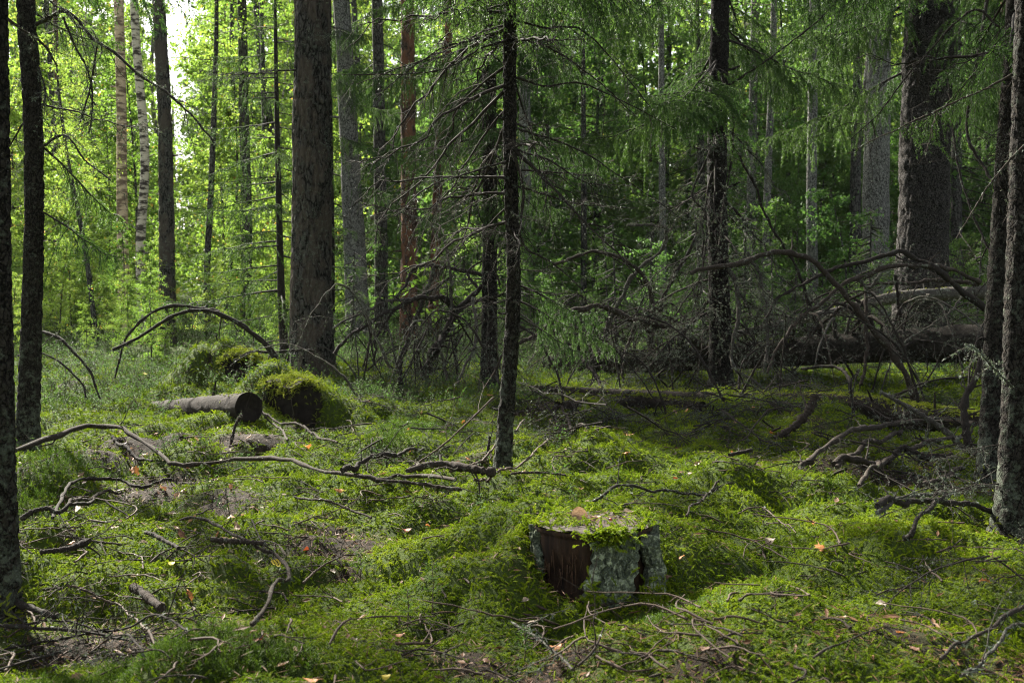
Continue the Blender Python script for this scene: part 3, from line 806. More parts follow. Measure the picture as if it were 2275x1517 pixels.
def grove(n, zone, name, kind, cat, group, pool, sz):
    for q in range(n):
        x, y = spot(*zone)
        while pool in (TALL, YOUNG) and sz[1] > 1 and min(abs(1137.5 + x / y * FPX - g_) for g_ in (405, 405)) < 48:
            x, y = spot(*zone)              # gaps where the sky shines through
        o = plant_tree(name, kind, cat, group, x, y, pool, rng.uniform(*sz))
grove(46, (-250, 860, 40, 66), 'background_birch', 'leafy birch', 'birch', 'birches of the sunlit wood', TALL, (.9, 1.4))
grove(80, (-250, 800, 24, 50), 'young_birch', 'bright young birch', 'birch sapling', 'birch saplings of the sunlit thicket', YOUNG, (.5, 1.25))
grove(96, (760, 2450, 27, 60), 'background_rowan', 'green young broadleaf tree', 'rowan', 'broadleaf trees of the deep wood', YOUNGG, (.8, 2.0))
grove(40, (800, 2450, 36, 64), 'background_birch', 'tall leafy birch', 'birch', 'birches beyond the fallen logs', TALL, (.9, 1.4))
grove(60, (760, 2400, 20, 38), 'rowan_shrub', 'low green rowan shrub', 'shrub', 'rowan shrubs behind the logs', SHRUB, (.5, 1.15))
grove(50, (-200, 780, 18, 34), 'birch_shrub', 'low bright birch shrub', 'shrub', 'birch shrubs of the sunlit thicket', YOUNG, (.2, .42))
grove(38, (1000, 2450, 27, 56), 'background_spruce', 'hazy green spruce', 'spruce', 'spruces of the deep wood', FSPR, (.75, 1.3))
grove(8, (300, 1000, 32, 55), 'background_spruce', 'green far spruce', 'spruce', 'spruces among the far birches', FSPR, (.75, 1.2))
grove(9, (-40, 640, 14.5, 19.5), 'birch_shrub', 'knee high leafy birch shrub', 'shrub', 'birch shrubs among the bilberries', YOUNG, (.12, .27))
grove(12, (1650, 2250, 24, 32), 'background_rowan', 'leafy young rowan', 'rowan', 'rowans lit behind the pale stems', YOUNGG, (.7, 1.2))
grove(26, (720, 2300, 17, 28), 'small_spruce', 'small bushy young spruce', 'spruce sapling', 'young spruces behind the branches', FSMALL, (.5, 1.0))

# bare stems of the far wood
def stem_mesh(mk):
    S = smooth_line(np.array([(0, 0, -.2), (rng.normal() * .12, 0, 4), (rng.normal() * .2, rng.normal() * .2, 9), (rng.normal() * .3, 0, 14)]), 30)
    mb = MB(); mb.tube(S, np.linspace(.12, .05, 30), 9, 0)
    for q in range(14):
        k = rng.integers(5, 28); a = rng.uniform(0, 6.28); l = rng.uniform(.3, 1.2)
        mb.tube(np.array([S[k], S[k] + np.array((math.cos(a), math.sin(a), .1)) * l * .5, S[k] + np.array((math.cos(a), math.sin(a), -.1)) * l]), np.array((.014, .009, .003)), 3, 0)
    return mb.mesh('far_stem', [M[mk]])
STEMS = [stem_mesh(k) for k in ('farbark', 'farbark', 'grey', 'redpine', 'birch')]
for q in range(52):
    x, y = spot(-100, 2400, 28, 62)
    t = thing('far_tree', 'bare slim stem', 'tree', (x, y, tz(x, y)), 'bare stems of the background wood')
    s = rng.uniform(.7, 1.6)
    obj('trunk', STEMS[rng.choice(5, p=(.36, .22, .2, .1, .12))], t, rot=(rng.normal() * .03, rng.normal() * .03, rng.uniform(0, 6)), scl=(s, s, 1.1))

# the far wood that reads as one mass
mb = MB()
Nf = 110000
px = rng.uniform(-1200, 3500, Nf); d = rng.uniform(62, 100, Nf)
x = (px - 1137.5) / FPX * d
zt = 24 + 10 * fbm(px / 160.0, d * 0, 77, 3)
zt = zt - 19 * np.exp(-((px - 405) / 70) ** 2) - 8 * np.exp(-((px - 200) / 40) ** 2) - 11 * np.exp(-((px - 1405) / 40) ** 2)
z = rng.uniform(0, 1, Nf) ** .9 * zt
c = np.stack([x, d, z + 1], 1) + rng.normal(size=(Nf, 3)) * .4
mb.leaves(c, rng.normal(size=(Nf, 3)), rng.normal(size=(Nf, 3)) * .8 + (0, -.4, .6), rng.uniform(.25, .6, Nf), rng.uniform(.2, .45, Nf), 0, .1)
for q in range(120):
    xx = rng.uniform(-60, 60); yy = rng.uniform(62, 95)
    mb.tube(np.array([(xx, yy, 0), (xx + rng.normal() * .4, yy, 9), (xx + rng.normal() * .6, yy, 18)]), np.array((.2, .15, .07)), 6, 1)
fw = obj('far_wood', mb.mesh('far_wood', [M['birchleaf'], M['farbark']]), kind='stuff')
fw['label'] = 'mass of leaves of the far off wood closing the view'

# ------------------------------------------------------------------ stump, logs
SX, SY = .292, 4.02
SZ = at(1320, 1345, 3.80)[2] - .05
SH = at(1320, 1188, 3.81)[2] - SZ          # cut face where the photograph has it
def shell(phi0, phi1, r_in, r_out, z0, z1, mat_i, mb, nphi=22, nz=18, flare=0.0, rag=.02, seed=1, striate=.006):
    """slab of bark standing on the stump's side: phi 0 faces the camera (-Y), thick, ragged upper edge"""
    ph = np.linspace(R(phi0), R(phi1), nphi); zz = np.linspace(0, 1, nz)
    PH, ZZ = np.meshgrid(ph, zz)
    top = z1 + rag * noise2(PH * 9, PH * 0, seed) * 2
    Z = z0 + (top - z0) * ZZ
    edge = .026 * noise2(ZZ * 6, ZZ * 0 + seed, seed + 3) + .014 * noise2(ZZ * 19, ZZ * 0 + seed, seed + 4)
    PH2 = PH + edge / r_out * 2
    ro = r_out + flare * (1 - ZZ) ** 2 + striate * (noise2(PH * 18, Z * 7, seed) * 1.6 + noise2(PH * 55, Z * 45, seed + 2) * .8) + .010 * noise2(PH * 6, Z * 4, seed + 7) + .007 * noise2(PH * 90, Z * 16, seed + 8)
    ri = r_in + flare * .6 * (1 - ZZ) ** 2
    def xyz(r, p, z):
        return np.stack([r * np.sin(p), -r * np.cos(p), z], -1)
    O, I = xyz(ro, PH2, Z), xyz(ri + 0 * ro, PH2, Z)
    n = nphi * nz
    i = np.arange(nz - 1)[:, None] * nphi; j = np.arange(nphi - 1)[None]
    q = np.stack([i + j, i + j + 1, i + nphi + j + 1, i + nphi + j], -1).reshape(-1, 4)
    f = [q, q[:, ::-1] + n]
    a = np.arange(nz - 1) * nphi
    f.append(np.stack([a, a + nphi, a + nphi + n, a + n], -1))
    a2 = a + nphi - 1
    f.append(np.stack([a2 + n, a2 + nphi + n, a2 + nphi, a2], -1))
    b_ = np.arange(nphi - 1) + (nz - 1) * nphi
    f.append(np.stack([b_, b_ + 1, b_ + 1 + n, b_ + n], -1))
    mb.add(np.vstack([O.reshape(-1, 3), I.reshape(-1, 3)]), np.vstack(f), mat_i)

stump = thing('cut_stump', 'cut tree stump with brown rotten heartwood and a pale green lichen crusted slab of bark', 'stump', (SX, SY, SZ))
mb = MB()
nphi, nz = 90, 40
ph = np.linspace(0, 2 * np.pi, nphi, endpoint=False); zz = np.linspace(0, 1, nz)
PH, ZZ = np.meshgrid(ph, zz)
hol = np.exp(-((np.mod(PH - R(-35) + np.pi, 2 * np.pi) - np.pi) / .6) ** 2)
r_ = .196 + .02 * noise2(np.cos(PH) * 2, np.sin(PH) * 2 + ZZ, 5) + .016 * noise2(PH * 16, ZZ * 1.6, 8) + .010 * noise2(PH * 45, ZZ * 5, 9) - .05 * hol * np.exp(-((ZZ - .35) / .3) ** 2) + .012 * (ZZ > .93)
V = np.stack([r_ * np.sin(PH), -r_ * np.cos(PH), ZZ * SH], -1)
i = np.arange(nz - 1)[:, None] * nphi; j = np.arange(nphi)[None]; k = (j + 1) % nphi
mb.add(V, np.stack([i + j, i + k, i + nphi + k, i + nphi + j], -1).reshape(-1, 4))
for q in range(34):                             # splintered fibres on the rotten face
    a = R(rng.uniform(-85, -8)); z0 = rng.uniform(.35, .97) * SH; l = rng.uniform(.02, .11)
    rr_ = .190
    p = np.array((rr_ * math.sin(a), -rr_ * math.cos(a), z0))
    mb.tube(np.array([p, p + np.array((rng.normal() * .003, -.004, -l * .5)), p + np.array((rng.normal() * .005, .002, -l))]), np.array((.0024, .002, .0006)), 4, 1)
obj('heartwood', mb.mesh('stump_heartwood', [M['rot'], M['fibre']]), stump)
mb = MB()
rt = np.linspace(0, .206, 12); RT, PT = np.meshgrid(rt, ph)
zt = SH + .004 + .012 * noise2(RT * 22 * np.cos(PT), RT * 22 * np.sin(PT), 3) - .02 * np.exp(-((RT * np.sin(PT) - .06) / .07) ** 2 - ((RT * np.cos(PT)) / .07) ** 2)
V = np.stack([RT * np.sin(PT), -RT * np.cos(PT), zt], -1)
i = np.arange(nphi)[:, None] * 12; ii = ((np.arange(nphi) + 1) % nphi)[:, None] * 12; j = np.arange(11)[None]
mb.add(V, np.stack([i + j, i + j + 1, ii + j + 1, ii + j], -1).reshape(-1, 4))
obj('cut_face', mb.mesh('stump_cut_face', [M['stumptop']]), stump)
for lab, a in (('pale green crusted bark slab', (-9, 37, .18, .226, -.04, SH - .010, .018, 4)), ('narrow mossy bark slab', (-125, -74, .18, .222, -.04, SH - .03, .05, 6)),
               ('flaring outer bark slab split from the stump', (49, 92, .20, .232, -.04, SH - .012, .085, 9)), ('bark at the back', (95, 238, .18, .222, -.04, SH - .02, .03, 12))):
    mb = MB()
    shell(a[0], a[1], a[2], a[3], a[4], a[5], 0, mb, flare=a[6], seed=a[7], striate=.013, nphi=84, nz=60)
    o = obj('bark_slab', mb.mesh('bark_slab', [M['crust']]), stump); o['label'] = lab
for q in range(3):                              # red berries and a few needles lie on the cut face
    bm_ = MB(); n_ = 8
    u, v = np.meshgrid(np.linspace(0, 2 * np.pi, n_, endpoint=False), np.linspace(.05, np.pi - .05, 6))
    V = .0055 * np.stack([np.sin(v) * np.cos(u), np.sin(v) * np.sin(u), np.cos(v)], -1)
    i = np.arange(5)[:, None] * n_; j = np.arange(n_)[None]; k = (j + 1) % n_
    bm_.add(V, np.stack([i + j, i + k, i + n_ + k, i + n_ + j], -1).reshape(-1, 4)[:, ::-1])
    dx, dy = [(.065, .02), (-.03, -.06), (.02, -.1)][q]
    tag(obj('red_berry', bm_.mesh('red_berry', [M['berry']]), None, (SX + dx, SY + dy, SZ + SH + .006)), ['red berry near the back of the cut face of the stump', 'red berry beside the upright leaf on the stump', 'red berry at the front of the stump face'][q], 'berry', 'berries on the stump')

def log_thing(name, label, pts, rad, mat, sides=28, endmat=None, hollow=False, seed=1, stubs=0, rough=.09):
    pts = np.asarray(pts)
    mid = pts[0].copy()
    t = thing(name, label, 'log', mid)
    n = 90
    P = smooth_line(pts - mid, n)
    rr = np.interp(np.linspace(0, 1, n), np.linspace(0, 1, len(rad)), rad)
    A, U = np.meshgrid(np.linspace(0, 2 * np.pi, sides, endpoint=False), np.linspace(0, 1, n))
    disp = rr[:, None] * (rough * 2 * noise2(np.cos(A) * 2 + 4, np.sin(A) * 2 + U * 20, seed) + .05 * noise2(A * 7, U * 30, seed + 2))
    mb = MB(); mb.tube(P, rr, sides, 0, disp, cap=False)
    for _ in range(stubs):
        k = rng.integers(5, n - 5); a = rng.uniform(0, 6.28)
        tg = P[k + 1] - P[k]; q = rng.normal(size=3); q[2] = abs(q[2]) * .7; q -= tg * (q @ tg) / (tg @ tg); q /= np.linalg.norm(q)
        mb.tube(np.array([P[k], P[k] + q * (rr[k] + .02), P[k] + q * (rr[k] + rng.uniform(.04, .15))]), np.array((.014, .011, .006)), 5, 0)
    obj('trunk', mb.mesh('log_trunk', [mat]), t)
    for e in (0, n - 1):
        eb = MB()
        tg = P[1] - P[0] if e == 0 else P[-1] - P[-2]
        tg = tg / np.linalg.norm(tg) * (-1 if e == 0 else 1)
        a = np.cross(tg, (0, 0, 1.0)); a /= np.linalg.norm(a); b = np.cross(a, tg)
        ang = np.linspace(0, 2 * np.pi, 28, endpoint=False)
        rings = []
        for kk, f in enumerate((1.02, .8, .78, .5, .47, .2, .02)):
            off = .004 + (.0 if kk in (0, 1, 3, 5) else -.008) - (.05 * (1 - f) if hollow else 0)
            rings.append(P[e] + tg * off + rr[e] * f * (np.cos(ang)[:, None] * a + np.sin(ang)[:, None] * b) * (1 + .03 * np.cos(ang * 3)[:, None]))
        Vr = np.vstack(rings); ii = np.arange(6)[:, None] * 28; j = np.arange(28)[None]; k = (j + 1) % 28
        eb.add(Vr, np.stack([ii + j, ii + k, ii + 28 + k, ii + 28 + j], -1).reshape(-1, 4))
        obj('cut_end', eb.mesh('cut_end', [endmat or M['endgrain']]), t)
    return t, P + mid, rr

LOGA, PA, RA = log_thing('sawn_log', 'short sawn log with a dark round cut end before the mossy stump', [at(553, 905, 8.3), at(450, 908, 9.0), at(300, 912, 10.2)], [.108, .10, .062], M['log'], seed=3, stubs=2)
LOG1, P1_, R1_ = log_thing('fallen_spruce', 'long dark fallen spruce trunk raised off the ground at its thick end', [at(2300, 758, 11.4), at(1924, 772, 12.2), at(1463, 802, 13.3), at(1215, 806, 14.4)], [.215, .165, .14, .09], M['greylog'], seed=5, stubs=16)
LOG2, P2_, R2_ = log_thing('fallen_pole', 'thin fallen stem lying above and behind the long fallen trunk', [at(2215, 648, 14.6), at(2000, 660, 14.5), at(1860, 692, 14.4), at(1640, 742, 14.3)], [.085, .075, .06, .045], M['deadlich'], seed=8, stubs=10, sides=16)
LOG3, P3_, R3_ = log_thing('mossy_log', 'low rotting log with yellow green moss along its back, in front of the fallen trunk', [at(2240, 948, 8.7), at(2050, 928, 9.0), at(1880, 902, 9.5), at(1600, 892, 10.2), at(1180, 868, 11.2)], [.085, .098, .10, .085, .055], M['log'], seed=11, stubs=6)
LOG4, P4_, R4_ = log_thing('buried_log', 'half buried pale log end among the rowan shrubs behind the tangle', [gnd(1240, 905, .02), gnd(1420, 893, .05), gnd(1560, 905, .02)], [.05, .06, .05], M['log'], seed=14, sides=16)

# two mossy old stumps on the hummocks at the middle left
def old_stump(label, px, py, Y, r, h, seed):
    p = at(px, py, Y); g = p[2] - h - .12
    t = thing('mossy_stump', label, 'stump', (p[0], p[1], g), 'old mossy stumps')
    mb = MB(); n, q = 40, 14
    PH, ZZ = np.meshgrid(np.linspace(0, 2 * np.pi, n, endpoint=False), np.linspace(0, 1, q))
    rr = r * (1.25 - .28 * ZZ) * (1 + .55 * noise2(np.cos(PH) * 2, np.sin(PH) * 2 + ZZ * .6, seed) + .10 * noise2(PH * 9, ZZ * 2, seed))
    hole = np.exp(-((np.mod(PH - R(-70) + np.pi, 2 * np.pi) - np.pi) / .42) ** 2)
    rr = rr - r * .45 * hole * (ZZ < .93)
    V = np.stack([rr * np.cos(PH), rr * np.sin(PH), ZZ * (p[2] - g) + (ZZ > .99) * .10 * noise2(np.cos(PH) * 2.5, np.sin(PH) * 2.5, seed + 2)], -1)
    i = np.arange(q - 1)[:, None] * n; j = np.arange(n)[None]; k = (j + 1) % n
    mb.add(V, np.stack([i + j, i + k, i + n + k, i + n + j], -1).reshape(-1, 4))
    c = V[-1].mean(0) + (0, 0, .05)
    mb.add(np.vstack([V[-1], c[None]]), np.stack([np.arange(n), (np.arange(n) + 1) % n, np.full(n, n)], -1), 0)
    obj('stump_wood', mb.mesh('old_stump_wood', [M['endgrain']]), t)
    return V.reshape(-1, 3) + (p[0], p[1], g), V[-1] + (p[0], p[1], g), c + (p[0], p[1], g)
OS1 = old_stump('old stump capped with bright moss and hollow in front, beside the sawn log end', 652, 846, 8.80, .19, .4, 4)
OS2 = old_stump('old stump under shaggy olive moss at the edge of the bilberries', 535, 792, 10.85, .22, .4, 9)

# ------------------------------------------------------------------ moss carpet and other ground cover (too many to count)
def instancer(name, pts, rot, scl, protos, label, idx=None):
    """one object: points carrying instances of small plant meshes"""
    me = bpy.data.meshes.new(name)
    me.vertices.add(len(pts)); me.vertices.foreach_set('co', np.asarray(pts, np.float32).ravel())
    a = me.attributes.new('rot', 'FLOAT_VECTOR', 'POINT'); a.data.foreach_set('vector', np.asarray(rot, np.float32).ravel())
    a = me.attributes.new('scl', 'FLOAT', 'POINT'); a.data.foreach_set('value', np.asarray(scl, np.float32).ravel())
    o = obj(name, me, kind='stuff'); o['label'] = label
    pc = bpy.data.collections.new(name + '_sprigs')
    for q, pm in enumerate(protos):
        po = bpy.data.objects.new('%s_sprig' % name, pm); pc.objects.link(po)
    ng = bpy.data.node_groups.new(name, 'GeometryNodeTree')
    ng.interface.new_socket('Geometry', in_out='INPUT', socket_type='NodeSocketGeometry')
    ng.interface.new_socket('Geometry', in_out='OUTPUT', socket_type='NodeSocketGeometry')
    gi, go = ng.nodes.new('NodeGroupInput'), ng.nodes.new('NodeGroupOutput')
    ci = ng.nodes.new('GeometryNodeCollectionInfo'); ci.inputs[0].default_value = pc
    ci.inputs['Separate Children'].default_value = True; ci.inputs['Reset Children'].default_value = True
    ip = ng.nodes.new('GeometryNodeInstanceOnPoints'); ip.inputs['Pick Instance'].default_value = True
    ra = ng.nodes.new('GeometryNodeInputNamedAttribute'); ra.data_type = 'FLOAT_VECTOR'; ra.inputs['Name'].default_value = 'rot'
    sa = ng.nodes.new('GeometryNodeInputNamedAttribute'); sa.data_type = 'FLOAT'; sa.inputs['Name'].default_value = 'scl'
    e2r = ng.nodes.new('FunctionNodeEulerToRotation')
    ri = ng.nodes.new('FunctionNodeRandomValue'); ri.data_type = 'INT'
    for s_ in ri.inputs:
        if s_.type == 'INT' and s_.name == 'Min': s_.default_value = 0
        if s_.type == 'INT' and s_.name == 'Max': s_.default_value = len(protos) - 1
    L = ng.links
    L.new(gi.outputs[0], ip.inputs['Points']); L.new(ci.outputs[0], ip.inputs['Instance'])
    L.new([s for s in ra.outputs if s.enabled][0], e2r.inputs[0]); L.new(e2r.outputs[0], ip.inputs['Rotation'])
    L.new([s for s in sa.outputs if s.enabled][0], ip.inputs['Scale'])
    L.new([s for s in ri.outputs if s.enabled][0], ip.inputs['Instance Index'])
    L.new(ip.outputs[0], go.inputs[0])
    md = o.modifiers.new('scatter', 'NODES'); md.node_group = ng
    return o

def moss_sprig(seed, L_=.045, n=30, mat=None, lw=.0027, ll=.0092):
    """arching feather-moss shoot lying on its neighbours, with side shoots like a small fern"""
    mb = MB()
    s = np.linspace(0, 1, 6)
    up = rng.uniform(.5, 1.2)
    st = np.stack([L_ * s * .75, L_ * .1 * np.sin(s * 3 + seed), L_ * (up * s - .55 * up * s ** 2)], 1)
    mb.tube(st, np.linspace(.0012, .0006, 6), 3, 0, cap=False)
    u = np.linspace(.15, 1, n); k = np.minimum((u * 5).astype(int), 4); t = (u * 5 - k)[:, None]
    c = st[k] * (1 - t) + st[k + 1] * t
    tg = st[k + 1] - st[k]; tg /= np.linalg.norm(tg, axis=1)[:, None]
    sd = np.where(np.arange(n) % 2, 1, -1)[:, None] * np.cross(tg, (0, 0, 1.0))
    d = tg * .8 + sd * rng.uniform(.5, 1.1, (n, 1)) + rng.normal(size=(n, 3)) * .2 + (0, 0, .1)
    Ls = ll * (1.1 - .5 * u) * rng.uniform(.8, 1.25, n)
    mb.leaves(c, d, np.tile((0, 0, 1.0), (n, 1)) + rng.normal(size=(n, 3)) * .3, Ls, np.full(n, lw), 0, .25)
    mb.leaves(c[-1:], tg[-1:], np.array([(0, 0, 1.0)]), np.array([ll * .8]), np.array([lw]), 0, .25)
    return mb.mesh('moss_sprig', [mat])

def hair_sprig(mat):
    mb = MB(); n = 12
    h = rng.uniform(.03, .045)
    z = np.linspace(.006, h, n); a = np.arange(n) * 2.4
    c = np.stack([0 * z, 0 * z, z], 1)
    d = np.stack([np.cos(a), np.sin(a), np.full(n, 1.1)], 1)
    mb.leaves(c, d, np.stack([-np.cos(a), -np.sin(a), np.full(n, .6)], 1), np.full(n, .018), np.full(n, .003), 0, .1)
    mb.tube(np.array([(0, 0, -.01), (0, 0, h)]), np.array((.0009, .0007)), 3, 0, cap=False)
    return mb.mesh('hair_moss_sprig', [mat])

MS = [moss_sprig(q, L_=rng.uniform(.038, .055), mat=M['moss']) for q in range(7)]
HS = [hair_sprig(M['hairmoss']) for q in range(4)]
LMS = [moss_sprig(q, L_=rng.uniform(.038, .055), mat=M['logmoss']) for q in range(4)]

def ground_points(n, ylo, yhi, pw, margin=.56):
    """random ground points, denser near the camera: density ~ y**-pw"""
    a = 2 - pw
    y = (ylo ** a + rng.uniform(0, 1, n) * (yhi ** a - ylo ** a)) ** (1 / a)
    x = rng.uniform(-1, 1, n) * (y * margin + .35)
    return x, y
def normal_rot(x, y, tilt=.35):
    e = .02
    gx = (terrain(x + e, y) - terrain(x - e, y)) / (2 * e); gy = (terrain(x, y + e) - terrain(x, y - e)) / (2 * e)
    n = len(x)
    # euler XYZ that leans the sprig with the slope
    rx = np.arctan(gy) * .8 + rng.normal(size=n) * tilt; ry = -np.arctan(gx) * .8 + rng.normal(size=n) * tilt
    # instances spin about their own axis first: use ZYX by writing the spin in z and letting lean follow
    az = rng.uniform(0, 2 * np.pi, n)
    return rx, ry, az
def lean_euler(rx, ry, az):
    out = np.empty((len(rx), 3))
    for q in range(len(rx)):
        e = (Matrix.Rotation(ry[q], 3, 'Y') @ Matrix.Rotation(rx[q], 3, 'X') @ Matrix.Rotation(az[q], 3, 'Z')).to_euler()
        out[q] = e
    return out

x, y = ground_points(420000, 2.55, 17, 1.35)
m_ = mossmask(x, y)
hairn = fbm(x * 1.1 + 20, y * 1.1, 91, 2)
p_hair = gnd(1430, 1430); 
hz = hairn + .42 * np.exp(-((x - .45) / .30) ** 2 - ((y - 3.45) / .28) ** 2) + .7 * np.exp(-((x + .95) / .6) ** 2 - ((y - 2.95) / .14) ** 2) - .16
keep = (rng.uniform(0, 1, len(x)) < np.clip(m_ * 1.3 - .12, 0, 1)) & (np.hypot(x - SX, y - SY) > .20)
x, y, hz = x[keep], y[keep], hz[keep]
ish = hz + rng.normal(size=len(x)) * .09 > .30
sel = ~ish
rx, ry, az = normal_rot(x[sel], y[sel])
sc = rng.uniform(.42, .95, sel.sum()) * np.clip((y[sel] / 4.5) ** .5, .9, 1.9)
pts = np.stack([x[sel], y[sel], terrain(x[sel], y[sel]) - .004], 1)
instancer('feather_moss', pts, lean_euler(rx, ry, az), sc, MS, 'carpet of yellow green feather moss over the hummocks')
rx, ry, az = normal_rot(x[ish], y[ish], .2)
pts = np.stack([x[ish], y[ish], terrain(x[ish], y[ish]) - .004], 1)
instancer('hair_moss', pts, lean_euler(rx, ry, az), rng.uniform(.7, 1.2, ish.sum()) * np.clip((y[ish] / 4.5) ** .5, .8, 1.7), HS, 'patches of fine bright green upright moss')

# moss on logs, stumps and trunk feet
pl, rl, sl = [], [], []
def moss_on(P, rr, n, wid=1.0, lo=0, hi=1, drop=.85):
    for q in range(n):
        k = int(rng.uniform(lo, hi) * (len(P) - 2))
        tg = P[k + 1] - P[k]; tg = tg / np.linalg.norm(tg)
        s = np.cross(tg, (0, 0, 1.0)); s /= np.linalg.norm(s); u = np.cross(s, tg)
        if u[2] < 0: u = -u
        a = rng.normal() * .55 * wid
        nrm = u * math.cos(a) + s * math.sin(a)
        pl.append(P[k] + tg * rng.uniform(-.02, .02) + nrm * rr[k] * .97)
        e = Vector(nrm).to_track_quat('Z', 'Y').to_matrix() @ Matrix.Rotation(rng.uniform(0, 6.28), 3, 'Z')
        rl.append(tuple(e.to_euler())); sl.append(rng.uniform(.7, 1.3))
moss_on(P3_, R3_, 900, .9, .0, .36); moss_on(P3_, R3_, 700, .8, .36, 1.0)
moss_on(P1_, R1_, 120, .6, .45, 1.0); moss_on(PA, RA, 60, .7); moss_on(P4_, R4_, 300, .8); moss_on(P2_, R2_, 30, .6)
for V, ringv, c in (OS1, OS2):
    for q in range(1500):
        v = ringv[rng.integers(len(ringv))]
        f = rng.uniform(0, 1) ** .6 * 1.2
        p = c + (v - c) * f - np.array((0, 0, .10 * max(0, f - .75)))
        pl.append(p + np.array((0, 0, .03 * noise2(p[0] * 9, p[1] * 9, 3))) + rng.normal(size=3) * .014)
        rl.append((rng.normal() * .4, rng.normal() * .4, rng.uniform(0, 6.28))); sl.append(rng.uniform(.7, 1.2))
    for q in range(900):
        v = V[rng.integers(len(V))]
        ang = math.atan2(v[1] - c[1], v[0] - c[0])
        if abs(math.remainder(ang - R(-72), 2 * math.pi)) < .5 and rng.uniform() < .93: continue
        out = np.array((math.cos(ang), math.sin(ang), .35))
        pl.append(v + rng.normal(size=3) * .025)
        e = Vector(out).to_track_quat('Z', 'Y').to_matrix() @ Matrix.Rotation(rng.uniform(0, 6.28), 3, 'Z')
        rl.append(tuple(e.to_euler())); sl.append(rng.uniform(.7, 1.2))
for t_, r_ in ((t1, .05), (t2, .075), (t3, .045), (t4, .13), (t5, .09), (tp, .26), (t7, .065), (t8, .095)):
    for q in range(110):
        a = rng.uniform(0, 6.283); z0 = abs(rng.normal()) * .07
        rr_ = r_ * (1.05 + .45 * math.exp(-z0 / .1))
        xx, yy = t_.location.x + rr_ * math.cos(a), t_.location.y + rr_ * math.sin(a)
        pl.append((xx, yy, tz(xx, yy) + z0 - .01))
        e = Vector((math.cos(a), math.sin(a), .8)).to_track_quat('Z', 'Y').to_matrix() @ Matrix.Rotation(rng.uniform(0, 6.28), 3, 'Z')
        rl.append(tuple(e.to_euler())); sl.append(rng.uniform(.5, 1.0))
instancer('log_moss', pl, rl, sl, LMS, 'bright yellow green moss growing on the logs and old stumps')
# moss creeping over the rim of the cut stump
pl, rl, sl = [], [], []
for q in range(520):
    a = rng.uniform(0, 6.283); f = rng.uniform(0, 1) ** .5
    xx, yy = .225 * f * math.sin(a), -.225 * f * math.cos(a)
    # litter fills the middle right of the face
    if ((xx - .05) / .12) ** 2 + ((yy + .0) / .10) ** 2 < 1 and rng.uniform() < .92: continue
    if xx < .0 and yy < -.12 and rng.uniform() < .85: continue
    pl.append((SX + xx, SY + yy, SZ + SH + .002)); rl.append((rng.normal() * .35, rng.normal() * .35, rng.uniform(0, 6.28))); sl.append(rng.uniform(.7, 1.2))
for q in range(150):                            # tuft hanging over the crusted slab
    a = R(rng.normal(12, 11)); f = rng.uniform(.19, .25)
    pl.append((SX + f * math.sin(a), SY - f * math.cos(a), SZ + SH - max(0, f - .22) * 1.2))
    rl.append((rng.normal(.6, .4), rng.normal() * .3, a - R(90) + rng.normal() * .5)); sl.append(rng.uniform(.8, 1.2))
for q in range(520):                            # flanks of the stump left, right and behind
    a = R(rng.choice([rng.uniform(-150, -88), rng.uniform(84, 240)])); z0 = rng.uniform(-.02, 1.0) * SH
    f = .25 + .05 * (1 - z0 / SH)
    nrm = Vector((math.sin(a), -math.cos(a), .5))
    pl.append((SX + f * math.sin(a), SY - f * math.cos(a), SZ + z0))
    e = nrm.to_track_quat('Z', 'Y').to_matrix() @ Matrix.Rotation(rng.uniform(0, 6.28), 3, 'Z')
    rl.append(tuple(e.to_euler())); sl.append(rng.uniform(.8, 1.3))
for q in range(420):                            # moss banked against the foot and the edges of the slabs
    a = R(rng.choice([rng.normal(-6, 5), rng.normal(42, 5), rng.uniform(-85, 95), rng.uniform(-85, 95), rng.normal(-80, 8)]))
    z0 = SH * (abs(rng.normal()) * .16 + .10); f = .235 + .05 * (1 - z0 / SH)
    if -74 < math.degrees(a) < -10 and z0 > .13 * SH: continue
    nrm = Vector((math.sin(a), -math.cos(a), .7))
    pl.append((SX + f * math.sin(a), SY - f * math.cos(a), SZ + z0))
    e = nrm.to_track_quat('Z', 'Y').to_matrix() @ Matrix.Rotation(rng.uniform(0, 6.28), 3, 'Z')
    rl.append(tuple(e.to_euler())); sl.append(rng.uniform(.6, 1.1))
instancer('stump_moss', pl, rl, sl, MS, 'feather moss creeping over the cut stump')

# bilberry and lingonberry: small leafy shoots
def berry_shoot(H, n, lf, mat, seed):
    mb = MB()
    for b_ in range(3):
        a = rng.uniform(0, 6.28); l = H * rng.uniform(.6, 1)
        s = np.linspace(0, 1, 5)
        st = np.stack([math.cos(a) * l * .4 * s, math.sin(a) * l * .4 * s, l * s], 1) + wiggle(5, .03 * l)
        mb.tube(st, np.linspace(.0018, .0008, 5), 3, 1, cap=False)
        u = rng.uniform(.25, 1, n); k = np.minimum((u * 4).astype(int), 3); t = (u * 4 - k)[:, None]
        c = st[k] * (1 - t) + st[k + 1] * t
        aa = rng.uniform(0, 6.28, n)
        d = np.stack([np.cos(aa), np.sin(aa), rng.uniform(.1, .8, n)], 1)
        mb.leaves(c, d, np.stack([-np.cos(aa) * .5, -np.sin(aa) * .5, np.ones(n)], 1), lf * rng.uniform(.7, 1.2, n), lf * .55, 0, .12)
    return mb.mesh('bilberry_shoot', [mat, M['twig']])
BS = [berry_shoot(rng.uniform(.12, .24), 9, .024, M['berryleaf'], q) for q in range(6)]
xs, ys_ = [], []
x, y = ground_points(26000, 9.0, 34, 1.0)
